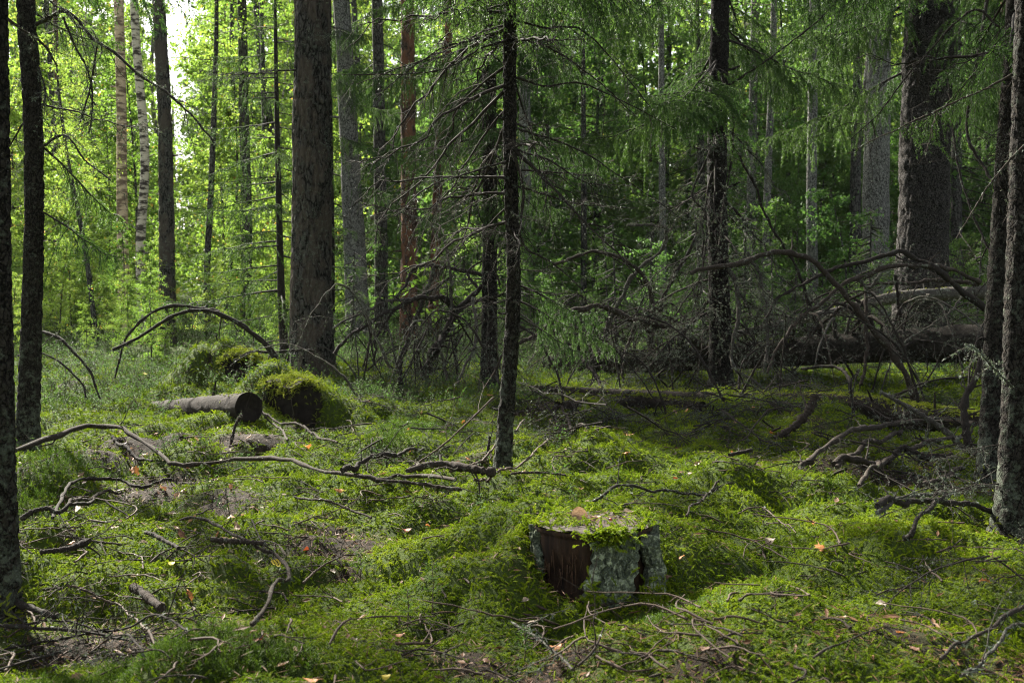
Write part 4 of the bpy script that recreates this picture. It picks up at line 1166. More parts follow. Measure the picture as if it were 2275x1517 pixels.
dens = np.clip(.75 + 1.2 * fbm(x * .5, y * .5, 13, 2), 0, 1) * np.where(x > .3, np.clip((y - 11) / 5, .04, .8), np.clip((y - 8.5) / 2, 0, 1))
kp = rng.uniform(0, 1, len(x)) < dens
x2, y2 = ground_points(900, 5.0, 10, 1.0)
kp2 = (x2 < .4) & (rng.uniform(0, 1, 900) < .35 + fbm(x2, y2, 19, 2))
xb = np.concatenate([x[kp], x2[kp2]]); yb = np.concatenate([y[kp], y2[kp2]])
for px, py, n, s in [(450, 1000, 16, .2), (250, 900, 60, .3), (300, 860, 60, .3), (560, 870, 25, .2), (130, 880, 40, .2), (430, 1010, 8, .2), (700, 800, 20, .2), (850, 860, 40, .3), (360, 1240, 3, .1)]:
    p = gnd(px, py)
    xb = np.concatenate([xb, p[0] + rng.normal(size=n) * s]); yb = np.concatenate([yb, p[1] + rng.normal(size=n) * s])
nb = len(xb)
instancer('bilberry_plants', np.stack([xb, yb, terrain(xb, yb)], 1), np.stack([rng.normal(size=nb) * .2, rng.normal(size=nb) * .2, rng.uniform(0, 6.28, nb)], 1), rng.uniform(.6, 1.25, nb) * np.clip((yb / 11) ** .6, .7, 1.7), BS, 'low bilberry plants with small green leaves covering the ground')

# fallen needles and leaf crumbs
mb = MB()
n = 120000
x, y = ground_points(n, 2.55, 12, 1.5)
w = np.clip(1.1 - mossmask(x, y), .04, 1)
kp = rng.uniform(0, 1, n) < w
x, y = x[kp], y[kp]; n = len(x)
a = rng.uniform(0, 6.28, n)
d = np.stack([np.cos(a), np.sin(a), rng.normal(size=n) * .22], 1)
c = np.stack([x, y, terrain(x, y) + rng.uniform(.006, .03, n)], 1)
L = rng.uniform(.02, .06, n)
mb.leaves(c, d, np.tile((0, 0, 1.0), (n, 1)) + rng.normal(size=(n, 3)) * .3, L, np.where(rng.uniform(0, 1, n) < .06, .013, .0026), 0, .1)
for q in range(160):
    a = rng.uniform(0, 6.283); f = .17 * rng.uniform(0, 1) ** .5
    p = np.array((SX + .03 + f * math.cos(a) * .8, SY + f * math.sin(a) * .7, SZ + SH + rng.uniform(.008, .02)))
    b_ = rng.uniform(0, 6.28)
    mb.leaves([p], [(math.cos(b_), math.sin(b_), rng.normal() * .15)], [(0, 0, 1)], rng.uniform(.03, .06), .0026, 0, .1)
lt = obj('needle_litter', mb.mesh('needle_litter', [M['litter']]), kind='stuff'); lt['label'] = 'brown pine needles and leaf crumbs scattered over the moss'

# ------------------------------------------------------------------ dead branches traced from the photograph
def branch_tube(pts, r0, r1, mat, twigs=0, lich=0, seg=34, twl=.25, kink=1.0, name='branch', sides=7, updown=0.0):
    pts = np.asarray(pts, float)
    o = pts[0].copy()
    P = smooth_line(pts - o, seg)
    ln = np.linalg.norm(np.diff(P, axis=0), axis=1).sum()
    P = P + (wiggle(seg, .0022 * ln * kink) - np.linspace(0, 1, seg)[:, None] * 0)
    rr = np.linspace(r0, r1, seg) * (1 + .18 * rng.normal(size=seg))
    mb = MB(); mb.tube(P, np.abs(rr), sides, 0)
    if lich:
        tufts(mb, P, int(lich * ln * 160), .014, 1)
    for q in range(twigs):
        k = rng.integers(2, seg - 1)
        tg = P[k] - P[k - 1]; tg /= np.linalg.norm(tg) + 1e-9
        sd = rng.normal(size=3); sd -= tg * (sd @ tg); sd /= np.linalg.norm(sd); sd[2] += updown
        l = twl * rng.uniform(.3, 1.2)
        m_ = 6; t = np.linspace(0, 1, m_)[:, None]
        tw = P[k] + (tg * rng.uniform(.1, .9) + sd * .8) * l * t + wiggle(m_, .05 * l)
        mb.tube(tw, np.linspace(max(.0022, rr[k] * .32), .0009, m_), 4, 0, cap=False)
        if lich: tufts(mb, tw, int(lich * l * 130), .012, 1)
        for w in range(2):
            kk = rng.integers(2, m_); l2 = l * rng.uniform(.2, .5)
            e = tw[kk] + (tg * .4 + rng.normal(size=3) * .6) * l2
            mb.tube(np.array([tw[kk], (tw[kk] + e) / 2 + rng.normal(size=3) * .06 * l2, e]), np.array((.0016, .0013, .0008)), 3, 0, cap=False)
    return mb.mesh(name, [mat, M['lichen']]), o

def arch(parent, pix, Y0, Y1, rp0, rp1, mk, twigs=6, lich=.3, twl=.3):
    """branch of a fallen tree, standing free in the air between two depths"""
    n = len(pix)
    pts = [at(px, py, Y0 + (Y1 - Y0) * q / (n - 1)) for q, (px, py) in enumerate(pix)]
    me, o = branch_tube(pts, rp0 / FPX * Y0 * .5, rp1 / FPX * Y1 * .5, M[mk], twigs + 5, lich, seg=44, twl=twl, sides=8, kink=1.7)
    b_ = obj('branch', me, parent, tuple(o - np.array(parent.location)))
    return b_

# on the long fallen trunk
for pix, Y0, Y1, a, b_, mk, tw, li in [
 ([(1154, 763), (1199, 737), (1255, 700), (1311, 692), (1357, 687), (1416, 707), (1479, 720), (1538, 737), (1568, 763), (1577, 785)], 11.6, 12.8, 9, 17, 'deadlight', 10, .4),
 ([(1232, 587), (1271, 570), (1324, 562), (1364, 575), (1410, 605), (1440, 648), (1456, 707), (1449, 747), (1451, 790)], 12.6, 13.2, 6, 12, 'deadlight', 9, .5),
 ([(1393, 500), (1440, 503), (1477, 511), (1476, 536), (1456, 572), (1416, 602), (1390, 628), (1367, 674), (1345, 720), (1330, 788)], 13.0, 13.4, 6, 11, 'deadlich', 8, 1.2),
 ([(1571, 463), (1562, 493), (1532, 555), (1502, 605), (1482, 648), (1463, 694), (1452, 730)], 12.9, 13.2, 6, 10, 'dead', 12, .4),
 ([(1575, 668), (1529, 717), (1509, 743), (1507, 790)], 12.8, 13.1, 7, 11, 'dead', 5, .4),
 ([(1413, 714), (1398, 760), (1387, 800), (1388, 846)], 12.4, 12.0, 7, 5, 'deadlight', 3, .2),
 ([(1232, 734), (1271, 780), (1314, 823), (1337, 865)], 12.0, 11.0, 8, 10, 'dead', 12, .8),
 ([(1337, 780), (1300, 650), (1240, 690), (1190, 760)], 13.4, 12.6, 5, 3, 'dead', 9, .4),
 ([(1535, 608), (1600, 590), (1650, 582), (1712, 572), (1773, 582), (1821, 610), (1862, 647), (1904, 685), (1941, 726), (1979, 781), (2003, 829), (2027, 894)], 10.4, 10.6, 9, 16, 'deadlight', 8, .3),
 ([(1701, 706), (1746, 651), (1797, 617), (1856, 594), (1924, 577), (1993, 565), (2044, 565), (2096, 596), (2137, 627), (2215, 690)], 10.8, 11.2, 5, 15, 'dead', 12, .8),
 ([(1705, 829), (1722, 774), (1763, 719), (1815, 678), (1862, 641), (1941, 606), (2041, 594), (2096, 599), (2174, 627)], 10.4, 11.3, 6, 11, 'deadlight', 8, .2),
 ([(1640, 340), (1680, 420), (1715, 500), (1760, 586), (1791, 668), (1811, 755)], 11.8, 12.3, 5, 8, 'dead', 8, .3),
 ([(1797, 752), (1856, 692), (1917, 654), (1960, 640)], 12.3, 12.0, 7, 5, 'deadlight', 4, .3),
 ([(1921, 637), (1917, 706), (1921, 791), (1910, 860)], 12.0, 11.4, 8, 7, 'deadlight', 4, .6),
 ([(1989, 610), (1996, 692), (2001, 745)], 12.1, 12.2, 9, 8, 'dead', 3, .4),
 ([(1900, 612), (1930, 640), (1960, 600), (2000, 580)], 11.7, 11.7, 9, 4, 'deadlich', 6, 2.5),
 ([(1780, 819), (1856, 814), (1886, 832), (1890, 875)], 11.0, 10.2, 7, 8, 'dead', 4, .3),
 ([(1600, 560), (1630, 620), (1640, 700), (1625, 800), (1700, 870)], 11.6, 10.8, 10, 6, 'deadlich', 14, 1.6),
 ([(1660, 560), (1690, 640), (1700, 720), (1690, 830)], 11.4, 10.8, 7, 5, 'deadlich', 14, 2.0),
 ([(2150, 640), (2110, 690), (2060, 715), (2000, 750)], 11.6, 11.3, 5, 4, 'deadlich', 6, .8),
 ([(2174, 632), (2080, 620), (1980, 628), (1900, 634)], 12.2, 12.2, 9, 6, 'deadlight', 4, .2)]:
    arch(LOG1, pix, Y0, Y1, a, b_, mk, tw, li)
# many more thin broken boughs springing from the trunk and sagging towards the ground
for q in range(44):
    k = rng.integers(20, 84); p0 = P1_[k]
    sx = rng.uniform(-.7, .7); out = -rng.uniform(.15, 1.7) if q % 4 else rng.uniform(.1, .7)
    up = rng.uniform(.15, .75)
    end = p0 + np.array((sx * 1.4, out, 0)); end[2] = tz(end[0], end[1]) + rng.uniform(.0, .35)
    mid_ = (p0 + end) / 2 + np.array((rng.normal() * .12, 0, up)); m1 = p0 * .7 + mid_ * .3 + (0, 0, up * .45)
    me, o = branch_tube([p0, m1, mid_, mid_ * .45 + end * .55 + (0, 0, up * .2), end], rng.uniform(.010, .024), .004, M[('dead', 'dead', 'deadlight', 'deadlich')[q % 4]], int(rng.integers(8, 20)), rng.choice((.2, .6, 1.4)), seg=30, twl=.34, sides=6, updown=-.3)
    obj('branch', me, LOG1, tuple(o - np.array(LOG1.location)))
for q in range(46):                             # whippy dead shoots arching high over trunk and ground
    if q % 2:
        k = rng.integers(12, 86); p0 = P1_[k]; par = LOG1
    else:
        p0 = gnd(rng.uniform(1180, 2160), rng.uniform(850, 930)); par = LOG1
    a = rng.uniform(0, 6.283); span = rng.uniform(.6, 1.9); up = rng.uniform(.25, .8)
    end = p0 + np.array((math.cos(a) * span, math.sin(a) * span * .5 - .15, 0)); end[2] = tz(end[0], end[1]) + rng.uniform(.0, .5)
    c1 = p0 * .75 + end * .25 + (rng.normal() * .06, 0, up * .75); c2 = p0 * .45 + end * .55 + (rng.normal() * .08, 0, up); c3 = p0 * .2 + end * .8 + (0, 0, up * .6)
    me, o = branch_tube([p0, c1, c2, c3, end], rng.uniform(.007, .014), .002, M[('dead', 'deadlight', 'dead', 'deadlich')[q % 4]], int(rng.integers(5, 14)), rng.choice((.1, .4, .9)), seg=30, twl=.3, sides=5, updown=-.3, kink=1.8)
    obj('branch', me, par, tuple(o - np.array(par.location)))
# twiggy clutter hanging on the trunk
for q in range(24):
    k = rng.integers(2, 88); p = P1_[k] - np.array(LOG1.location)
    s = rng.uniform(.7, 1.4)
    obj('branch', (DEADL + DEAD)[rng.integers(13)], LOG1, tuple(p + rng.normal(size=3) * .05), (rng.uniform(-.6, .6), rng.uniform(-1.2, .9), rng.uniform(2.6, 6.4)), (s, s, s))
for q in range(7):
    k = rng.integers(2, 88); p = P2_[k] - np.array(LOG2.location); s = rng.uniform(.6, 1.1)
    obj('branch', DEADL[rng.integers(5)], LOG2, tuple(p), (rng.uniform(-.6, .6), rng.uniform(-.8, .9), rng.uniform(0, 6.4)), (s, s, s))

# a second uprooted dead top left of the middle stems
top0 = gnd(945, 850)
TOP = thing('dead_spruce_top', 'broken dead spruce top with arching lichened branches leaning between pine and middle stem', 'dead tree', top0)
me, o = branch_tube([gnd(940, 850, -.05), at(961, 785, 11.6), at(985, 740, 11.7), at(1014, 690, 11.8), at(1070, 640, 12)], .05, .025, M['dead'], 18, .8, twl=.5)
obj('trunk', me, TOP, tuple(o - top0))
for pix, Y0, Y1, a, b_, mk, tw, li in [
 ([(742, 787), (779, 745), (819, 708), (863, 682), (906, 663), (950, 654), (985, 661), (1014, 690)], 10.8, 11.8, 7, 14, 'dead', 16, .9),
 ([(740, 729), (792, 703), (842, 682), (879, 669), (940, 668)], 11.0, 11.5, 4, 7, 'deadlich', 8, 1.0),
 ([(869, 675), (895, 640), (921, 598), (964, 591), (1016, 595), (1077, 608)], 11.4, 11.9, 5, 10, 'dead', 8, .4),
 ([(829, 800), (837, 753), (869, 706), (890, 674), (940, 640), (1000, 600)], 11.2, 11.6, 4, 6, 'dead', 10, .3),
 ([(890, 853), (892, 803), (908, 753), (937, 669)], 11.2, 11.5, 12, 9, 'dead', 6, .8),
 ([(835, 458), (910, 473), (960, 501), (985, 536), (1005, 586), (1008, 640), (1012, 700)], 11.4, 11.7, 4, 8, 'deadlich', 10, 1.2),
 ([(1060, 640), (1040, 600), (1090, 572), (1110, 620)], 11.3, 11.4, 6, 4, 'dead', 6, .4),
 ([(1014, 690), (1080, 665), (1150, 650)], 11.8, 11.9, 9, 4, 'dead', 8, .6),
 ([(1050, 660), (1060, 740), (1035, 810), (1020, 870)], 11.2, 10.8, 7, 4, 'deadlich', 14, 1.6)]:
    arch(TOP, pix, Y0, Y1, a, b_, mk, tw, li)
for q in range(26):
    p0 = gnd(rng.uniform(790, 1120), rng.uniform(840, 900)) + (0, 0, rng.uniform(-.02, .3))
    span = rng.uniform(-1.3, 1.3); up = rng.uniform(.2, .75)
    end = p0 + np.array((span, rng.normal() * .3, 0)); end[2] = tz(end[0], end[1]) + rng.uniform(0, .4)
    me, o = branch_tube([p0, p0 * .75 + end * .25 + (0, 0, up * .75), p0 * .45 + end * .55 + (0, 0, up), p0 * .2 + end * .8 + (0, 0, up * .6), end], rng.uniform(.006, .013), .002, M[('dead', 'deadlight', 'deadlich')[q % 3]], int(rng.integers(5, 14)), .5, seg=30, twl=.3, sides=5, updown=-.3, kink=1.8)
    obj('branch', me, TOP, tuple(o - top0))
for q in range(12):
    p = at(rng.uniform(920, 1110), rng.uniform(690, 800), rng.uniform(11.2, 12)) - top0; s = rng.uniform(.6, 1.1)
    obj('branch', DEADL[rng.integers(5)], TOP, tuple(p), (rng.uniform(-.8, .8), rng.uniform(.2, 1.3), rng.uniform(0, 6.4)), (s, s, s))

me, o = branch_tube([gnd(925, 830), at(937, 690, 12.3), at(948, 648, 12.3), at(956, 621, 12.3), at(964, 592, 12.3), at(960, 579, 12.3), at(943, 584, 12.2)], .022, .026, M['deadlich'], 2, .8, twl=.15)
tag(obj('snapped_birch', me, None, tuple(o)), 'snapped pale stem with a bent over lichened top among yellow green leaves', 'dead tree')
# the small yellow leaved sapling that lights up the gap
bp = gnd(948, 800)
SAP = thing('yellow_sapling', 'little aspen sapling with glowing yellow green leaves between the dead branches', 'sapling', bp)
mb = MB(); sb = MB()
st = np.array([at(948, 800, 12.1), at(945, 700, 12.1), at(940, 620, 12.1), at(935, 540, 12.1)]) - bp; st[0] = (0, 0, -.03)
sb.tube(smooth_line(st, 14), np.linspace(.008, .003, 14), 5)
for px, py in [(905, 640), (890, 650), (960, 560), (935, 575), (925, 610), (985, 650), (1000, 665), (960, 690), (970, 700), (915, 655), (940, 530), (975, 680), (920, 690), (945, 600), (935, 630), (1005, 640), (890, 640), (955, 710), (960, 565), (925, 600)]:
    p = at(px, py, 12.1 + rng.normal() * .15) - bp
    k = smooth_line(st, 14); kk = np.argmin(np.abs(k[:, 2] - p[2] + .05))
    sb.tube(np.array([k[kk], (k[kk] + p) / 2 + (0, 0, .02), p]), np.array((.003, .002, .001)), 3, cap=False)
    n_ = 7
    mb.leaves(p + rng.normal(size=(n_, 3)) * .05, rng.normal(size=(n_, 3)) + (0, 0, -.3), rng.normal(size=(n_, 3)) * .4 + (0, -.3, 1), rng.uniform(.055, .085, n_), rng.uniform(.045, .06, n_), 0)
obj('stem', sb.mesh('sapling_stem', [M['twig']]), SAP); obj('foliage', mb.mesh('sapling_foliage', [M['birchleaf']]), SAP)

# arching dead boughs by the pine
for pix, Y0, Y1, a, b_, tw, lab in [
 ([(250, 777), (300, 753), (355, 719), (398, 697), (432, 687), (474, 691), (506, 706), (548, 732), (587, 764), (616, 806)], 9.6, 9.9, 6, 12, 12, 'lower of two dead boughs arching over the mossy hummock, flecked with pale lichen'),
 ([(255, 840), (268, 790), (282, 745), (329, 698), (382, 681), (432, 684), (480, 694)], 10.0, 10.2, 4, 9, 12, 'upper of two dead boughs arching over the mossy hummock, thinner'),
 ([(95, 737), (135, 750), (170, 785), (205, 830), (225, 885)], 8.8, 8.4, 8, 4, 8, 'dead bough curving down into the bilberries beside the bent spruce'),
 ([(40, 790), (90, 785), (140, 810), (180, 850), (190, 880)], 9.2, 9.0, 5, 4, 6, 'thin dark bough arching low behind the bent spruce'),
 ([(520, 800), (560, 780), (605, 782), (650, 778), (700, 780)], 10.6, 11, 4, 6, 4, 'thin level stick between the old stumps and the pine')]:
    n = len(pix)
    pts = [at(px, py, Y0 + (Y1 - Y0) * q / (n - 1)) for q, (px, py) in enumerate(pix)]
    me, o = branch_tube(pts, a / FPX * Y0 * .5, b_ / FPX * Y1 * .5, M['dead'], tw, 1.0, twl=.28, sides=8, updown=-.5)
    tag(obj('dead_bough', me, None, tuple(o)), lab, 'dead branch', 'arching dead boughs')

# lichened branches hung on the two edge trees (parts of those trees)
def hung(tree, pix, Y0, Y1, r0, r1, mk, tw, li, twl=.25, drop=-.6):
    n = len(pix)
    pts = [at(px, py, Y0 + (Y1 - Y0) * q / (n - 1)) for q, (px, py) in enumerate(pix)]
    me, o = branch_tube(pts, r0 / FPX * Y0 * .5, r1 / FPX * Y1 * .5, M[mk], tw, li, twl=twl, sides=6, updown=drop, seg=44)
    obj('dead_branch', me, tree, tuple(o - np.array(tree.location)))
hung(t2, [(80, 55), (120, 35), (150, 30), (200, 90), (240, 115), (310, 175), (370, 220), (420, 265), (465, 320)], 7.2, 6.8, 9, 4, 'dead', 26, 1.6)
hung(t2, [(140, 40), (160, 100), (195, 170), (205, 240), (195, 300)], 7.1, 6.9, 5, 3, 'dead', 16, 1.6, .16)
hung(t2, [(215, 105), (205, 170), (190, 230), (180, 270)], 7.0, 6.9, 4, 3, 'dead', 12, 2.0, .14)
hung(t2, [(0, 30), (60, 70), (100, 100), (130, 150)], 6.6, 6.9, 6, 4, 'deadlight', 5, .8, .2)
hung(t2, [(85, 150), (100, 200), (92, 240)], 7.2, 7.1, 5, 3, 'dead', 14, 2.0, .13)
hung(t2, [(90, 330), (140, 300), (190, 360), (240, 400)], 7.2, 6.9, 5, 3, 'dead', 8, .8, .2)
hung(t8, [(2290, 140), (2180, 200), (2080, 245), (1990, 290), (1900, 335)], 5.0, 5.2, 6, 2, 'deadlight', 5, .5, .16)
hung(t8, [(2290, 310), (2230, 370), (2180, 440), (2125, 530)], 4.9, 4.9, 6, 2, 'deadlight', 5, .4, .14)
hung(t8, [(2250, 860), (2210, 820), (2175, 780), (2150, 765)], 4.9, 4.7, 5, 3, 'deadlich', 8, 3, .10)
hung(t7, [(2220, 60), (2160, 20), (2050, 120), (1960, 230), (1890, 300)], 6.2, 6.6, 6, 2, 'dead', 10, .3, .3)
hung(t7, [(2228, 420), (2190, 380), (2150, 300), (2175, 150), (2200, 0)], 6.3, 6.8, 6, 8, 'dead', 10, .3, .3)
hung(t7, [(2215, 600), (2160, 470), (2125, 330), (2110, 180)], 6.3, 6.8, 5, 4, 'dead', 10, .3, .3)
hung(t4, [(1600, 200), (1640, 170), (1700, 130), (1790, 60), (1850, 0)], 11.5, 11.0, 5, 3, 'dead', 10, .4, .4)
hung(t4, [(1590, 300), (1540, 420), (1570, 470), (1560, 600), (1500, 700)], 11.4, 11.2, 6, 3, 'dead', 14, .6, .4)
hung(t4, [(1605, 170), (1630, 280), (1615, 420), (1600, 520)], 11.4, 11.3, 6, 4, 'dead', 10, .6, .3)
hung(t3, [(1140, 340), (1165, 420), (1160, 520), (1185, 560), (1225, 580), (1290, 640)], 6.2, 6.2, 8, 3, 'dead', 14, .5, .22)
hung(t3, [(1135, 470), (1158, 490), (1150, 525)], 6.2, 6.1, 4, 3, 'deadlich', 2, .5, .08)
for q in range(10):
    s_ = rng.choice((-1, 1)); y0 = rng.uniform(40, 420)
    hung(t3, [(1133, y0), (1133 + s_ * 80, y0 + 25), (1133 + s_ * 170, y0 + rng.uniform(20, 90)), (1133 + s_ * rng.uniform(240, 380), y0 + rng.uniform(40, 230))], 6.3, 6.3 + rng.uniform(-.8, .6), 6, 2, 'dead', 16, .5, .22, -.3)

# branches lying on the moss: label, pixels, radius px, material, twigs, lichen
LYING = [
 ('long crooked bare branch snaking across the moss from the bent spruce', [(35, 1017), (125, 984), (200, 967), (259, 962), (284, 987), (324, 1009), (359, 1024), (389, 1047), (434, 1049), (524, 1048), (599, 1047), (674, 1054), (748, 1072), (815, 1078), (880, 1088), (960, 1105), (1030, 1138)], 9, 5, 'deadlight', 9, .3, .06),
 ('dark straight limb end jutting from behind the leftmost trunk', [(47, 1189), (100, 1164), (150, 1147), (210, 1132)], 8, 5, 'dead', 5, .3, .04),
 ('dark bent branch rising over the litter below the crooked branch', [(117, 1154), (165, 1094), (215, 1074), (269, 1067), (319, 1079), (369, 1054), (400, 1047)], 5, 5, 'dead', 6, .2, .06),
 ('pale grey split branch on the leaf litter', [(150, 1140), (220, 1109), (274, 1098)], 6, 4, 'deadlight', 2, .1, .04),
 ('short dark stick poking up beside the yellow leaf', [(324, 1204), (359, 1234), (399, 1256)], 6, 6, 'dead', 2, .1, .04),
 ('rotten brown branch half sunk in the moss ridge', [(469, 1244), (529, 1249), (599, 1269)], 9, 8, 'deadlight', 1, .3, .03),
 ('thin pale branch bending in a hook through the bright moss', [(399, 1162), (474, 1179), (539, 1204), (599, 1244), (649, 1269), (674, 1304), (649, 1334), (634, 1374), (599, 1409)], 5, 6, 'deadlight', 6, .2, .07),
 ('straight stick sloping down from the sawn log end', [(579, 915), (664, 952), (753, 994)], 4, 4, 'deadlight', 2, .1, .05),
 ('second thinner stick below the sawn log end', [(585, 920), (615, 945), (640, 980)], 3, 3, 'deadlight', 1, .1, .05),
 ('thin twig forking off the hooked branch', [(674, 1312), (718, 1284), (762, 1250)], 4, 3, 'twig', 3, .1, .03),
 ('pale curved twig in the moss below the crooked branch', [(654, 1112), (718, 1117), (758, 1134), (830, 1172)], 4, 3, 'deadlight', 4, .1, .04),
 ('bare root running from the foot of the leftmost trunk', [(-20, 1352), (0, 1364), (50, 1389), (110, 1412), (140, 1418)], 13, 8, 'dead', 2, .3, .015),
 ('thin stick on the litter by the leftmost trunk', [(127, 1202), (200, 1209), (279, 1229)], 4, 3, 'deadlight', 2, .1, .03),
 ('long thin twig trailing through the corner brushwood', [(150, 1314), (225, 1339), (279, 1359), (324, 1394), (359, 1429)], 4, 3, 'twig', 6, .2, .035),
 ('stubby pale piece of rotten branch in the brushwood', [(296, 1358), (330, 1372), (366, 1398)], 12, 12, 'deadlight', 1, .3, .02),
 ('lowest branch of the corner brushwood pile', [(-15, 1472), (70, 1446), (150, 1426), (299, 1419), (444, 1476)], 5, 3, 'dead', 10, .2, .04),
 ('dark branch under the corner brushwood pile', [(0, 1425), (90, 1420), (190, 1432), (300, 1460)], 7, 4, 'dead', 9, .2, .03),
 ('arched branch on top of the corner brushwood pile', [(10, 1400), (120, 1370), (240, 1410), (330, 1455)], 4, 3, 'dead', 9, .2, .08),
 ('dark branch on the moss leading to the middle stem', [(760, 1069), (820, 1047), (885, 1032), (955, 1010)], 8, 5, 'dead', 8, .4, .05),
 ('thick dead branch lying against the foot of the slender middle stem', [(905, 1080), (985, 1074), (1049, 1069), (1109, 1084)], 9, 14, 'deadlight', 4, .6, .04),
 ('brown branch sloping down to the mound of the cut stump', [(835, 1084), (910, 1092), (970, 1109), (1030, 1138)], 5, 6, 'deadlight', 4, .2, .04),
 ('long thin raised twig crossing in front of the slender middle stem', [(900, 1044), (970, 1000), (1039, 940), (1104, 880)], 3, 3, 'twig', 4, .2, .12),
 ('thin diagonal twig right below the raised crossing twig', [(1000, 1039), (1109, 980), (1167, 930)], 4, 3, 'twig', 2, .2, .10),
 ('straight thin stick leaning past the middle stem towards the mossy mound', [(1054, 1064), (1109, 1049), (1189, 995), (1259, 950)], 4, 3, 'twig', 2, .2, .08),
 ('upright dark curved stub before the slender middle stem', [(1049, 1049), (1079, 1015), (1089, 965)], 6, 4, 'dead', 1, .1, .10),
 ('pale twig curling beside the foot of the middle stem', [(1134, 1062), (1209, 1049), (1259, 1064)], 4, 3, 'deadlight', 2, .1, .04),
 ('dark lichened branch lying behind the cut stump', [(1319, 1119), (1359, 1104), (1449, 1099), (1518, 1104), (1567, 1104), (1595, 1077)], 4, 4, 'dead', 9, .6, .05),
 ('grey stick slanting down right behind the cut stump', [(1597, 1075), (1567, 1110), (1515, 1184)], 4, 3, 'deadlight', 1, .1, .05),
 ('lichen dotted twig on the dark moss below the cut stump', [(1137, 1394), (1199, 1449), (1274, 1510)], 4, 4, 'deadlich', 4, .8, .035),
 ('bent stick at the bottom below the cut stump', [(1284, 1508), (1324, 1484), (1344, 1414)], 4, 3, 'deadlight', 1, .1, .03),
 ('pale stick on the moss before the mossy mound', [(1229, 915), (1259, 932), (1314, 960)], 5, 4, 'deadlight', 2, .2, .05),
 ('dark limb on the moss pointing at the trunk by the frame edge', [(1949, 1157), (2014, 1144), (2114, 1144), (2212, 1157)], 10, 8, 'dead', 6, .5, .05),
 ('branch slanting up over the dark limb by the frame edge', [(2009, 1209), (2044, 1174), (2109, 1119), (2134, 1084)], 7, 5, 'dead', 5, .4, .07),
 ('lichen covered branch above the dark limb by the frame edge', [(1949, 1154), (2039, 1119), (2114, 1104), (2212, 1089)], 6, 5, 'deadlich', 14, 2.0, .08),
 ('forked branch in the corner under the frame edge trunk', [(2089, 1499), (2164, 1444), (2229, 1409), (2280, 1360)], 5, 7, 'deadlight', 4, .4, .04),
 ('lichened stick parallel below the corner forked branch', [(2134, 1511), (2200, 1455), (2280, 1385)], 5, 5, 'deadlich', 3, .6, .04),
 ('long brown branch rising over the moss before the low mossy log', [(1780, 1044), (1808, 1018), (1864, 990), (1934, 962), (1986, 950), (2061, 946), (2185, 946)], 7, 10, 'deadlight', 4, .2, .10),
 ('pale straight branch crossing under the long brown branch', [(1859, 1056), (1904, 1018), (1958, 976), (1992, 955)], 7, 8, 'deadlight', 1, .1, .08),
 ('long straight branch leaning through the pile by the frame edge', [(1909, 1099), (1964, 1049), (2034, 1000), (2145, 955)], 6, 8, 'deadlight', 4, .3, .08),
 ('mossy brown pole lowest in the pile by the frame edge', [(1854, 1064), (1964, 1057), (2054, 1039), (2130, 1022)], 11, 9, 'log', 3, .3, .05),
 ('short brown stick below the pile by the frame edge', [(2044, 1092), (2124, 1069), (2150, 1060)], 7, 6, 'deadlight', 2, .2, .04),
 ('lichen feathered branch sloping down across the low mossy log', [(1955, 870), (2010, 901), (2061, 932), (2109, 966), (2160, 1020)], 6, 10, 'deadlich', 14, 2.2, .14),
 ('dark upright branch before the leaning frame edge trunk', [(2164, 1020), (2147, 973), (2140, 894), (2161, 843), (2178, 774)], 13, 8, 'dead', 8, .4, .25),
 ('thick pale limb leaning on the low mossy log', [(1722, 976), (1770, 942), (1797, 911), (1811, 874)], 12, 13, 'deadlight', 2, .5, .12),
 ('short dark stick on the moss between mossy mound and pile', [(1620, 1054), (1670, 1017)], 6, 5, 'dead', 1, .1, .04),
 ('thin dark twig arching over the dark moss', [(1640, 1145), (1700, 1138), (1760, 1190)], 3, 2, 'twig', 1, .1, .05),
 ('thin curved twig on the foremost dark moss', [(2000, 1390), (2050, 1400), (2095, 1440)], 3, 2, 'twig', 1, .1, .04),
 ('prop stick standing under the sawn log end', [(512, 992), (522, 950), (535, 925)], 5, 5, 'dead', 1, .1, .12),
 ('dark dead stick lying among the leaves under the crooked branch', [(250, 985), (285, 1020), (340, 1050)], 6, 4, 'dead', 4, .2, .03),
 ('stick ending in a cut knob left of the yellow leaf', [(90, 1290), (150, 1262), (205, 1238)], 8, 11, 'dead', 3, .3, .03),
]
STANDING = {'dark upright branch before the leaning frame edge trunk', 'upright dark curved stub before the slender middle stem', 'prop stick standing under the sawn log end', 'thick pale limb leaning on the low mossy log', 'lichen feathered branch sloping down across the low mossy log', 'long thin raised twig crossing in front of the slender middle stem'}
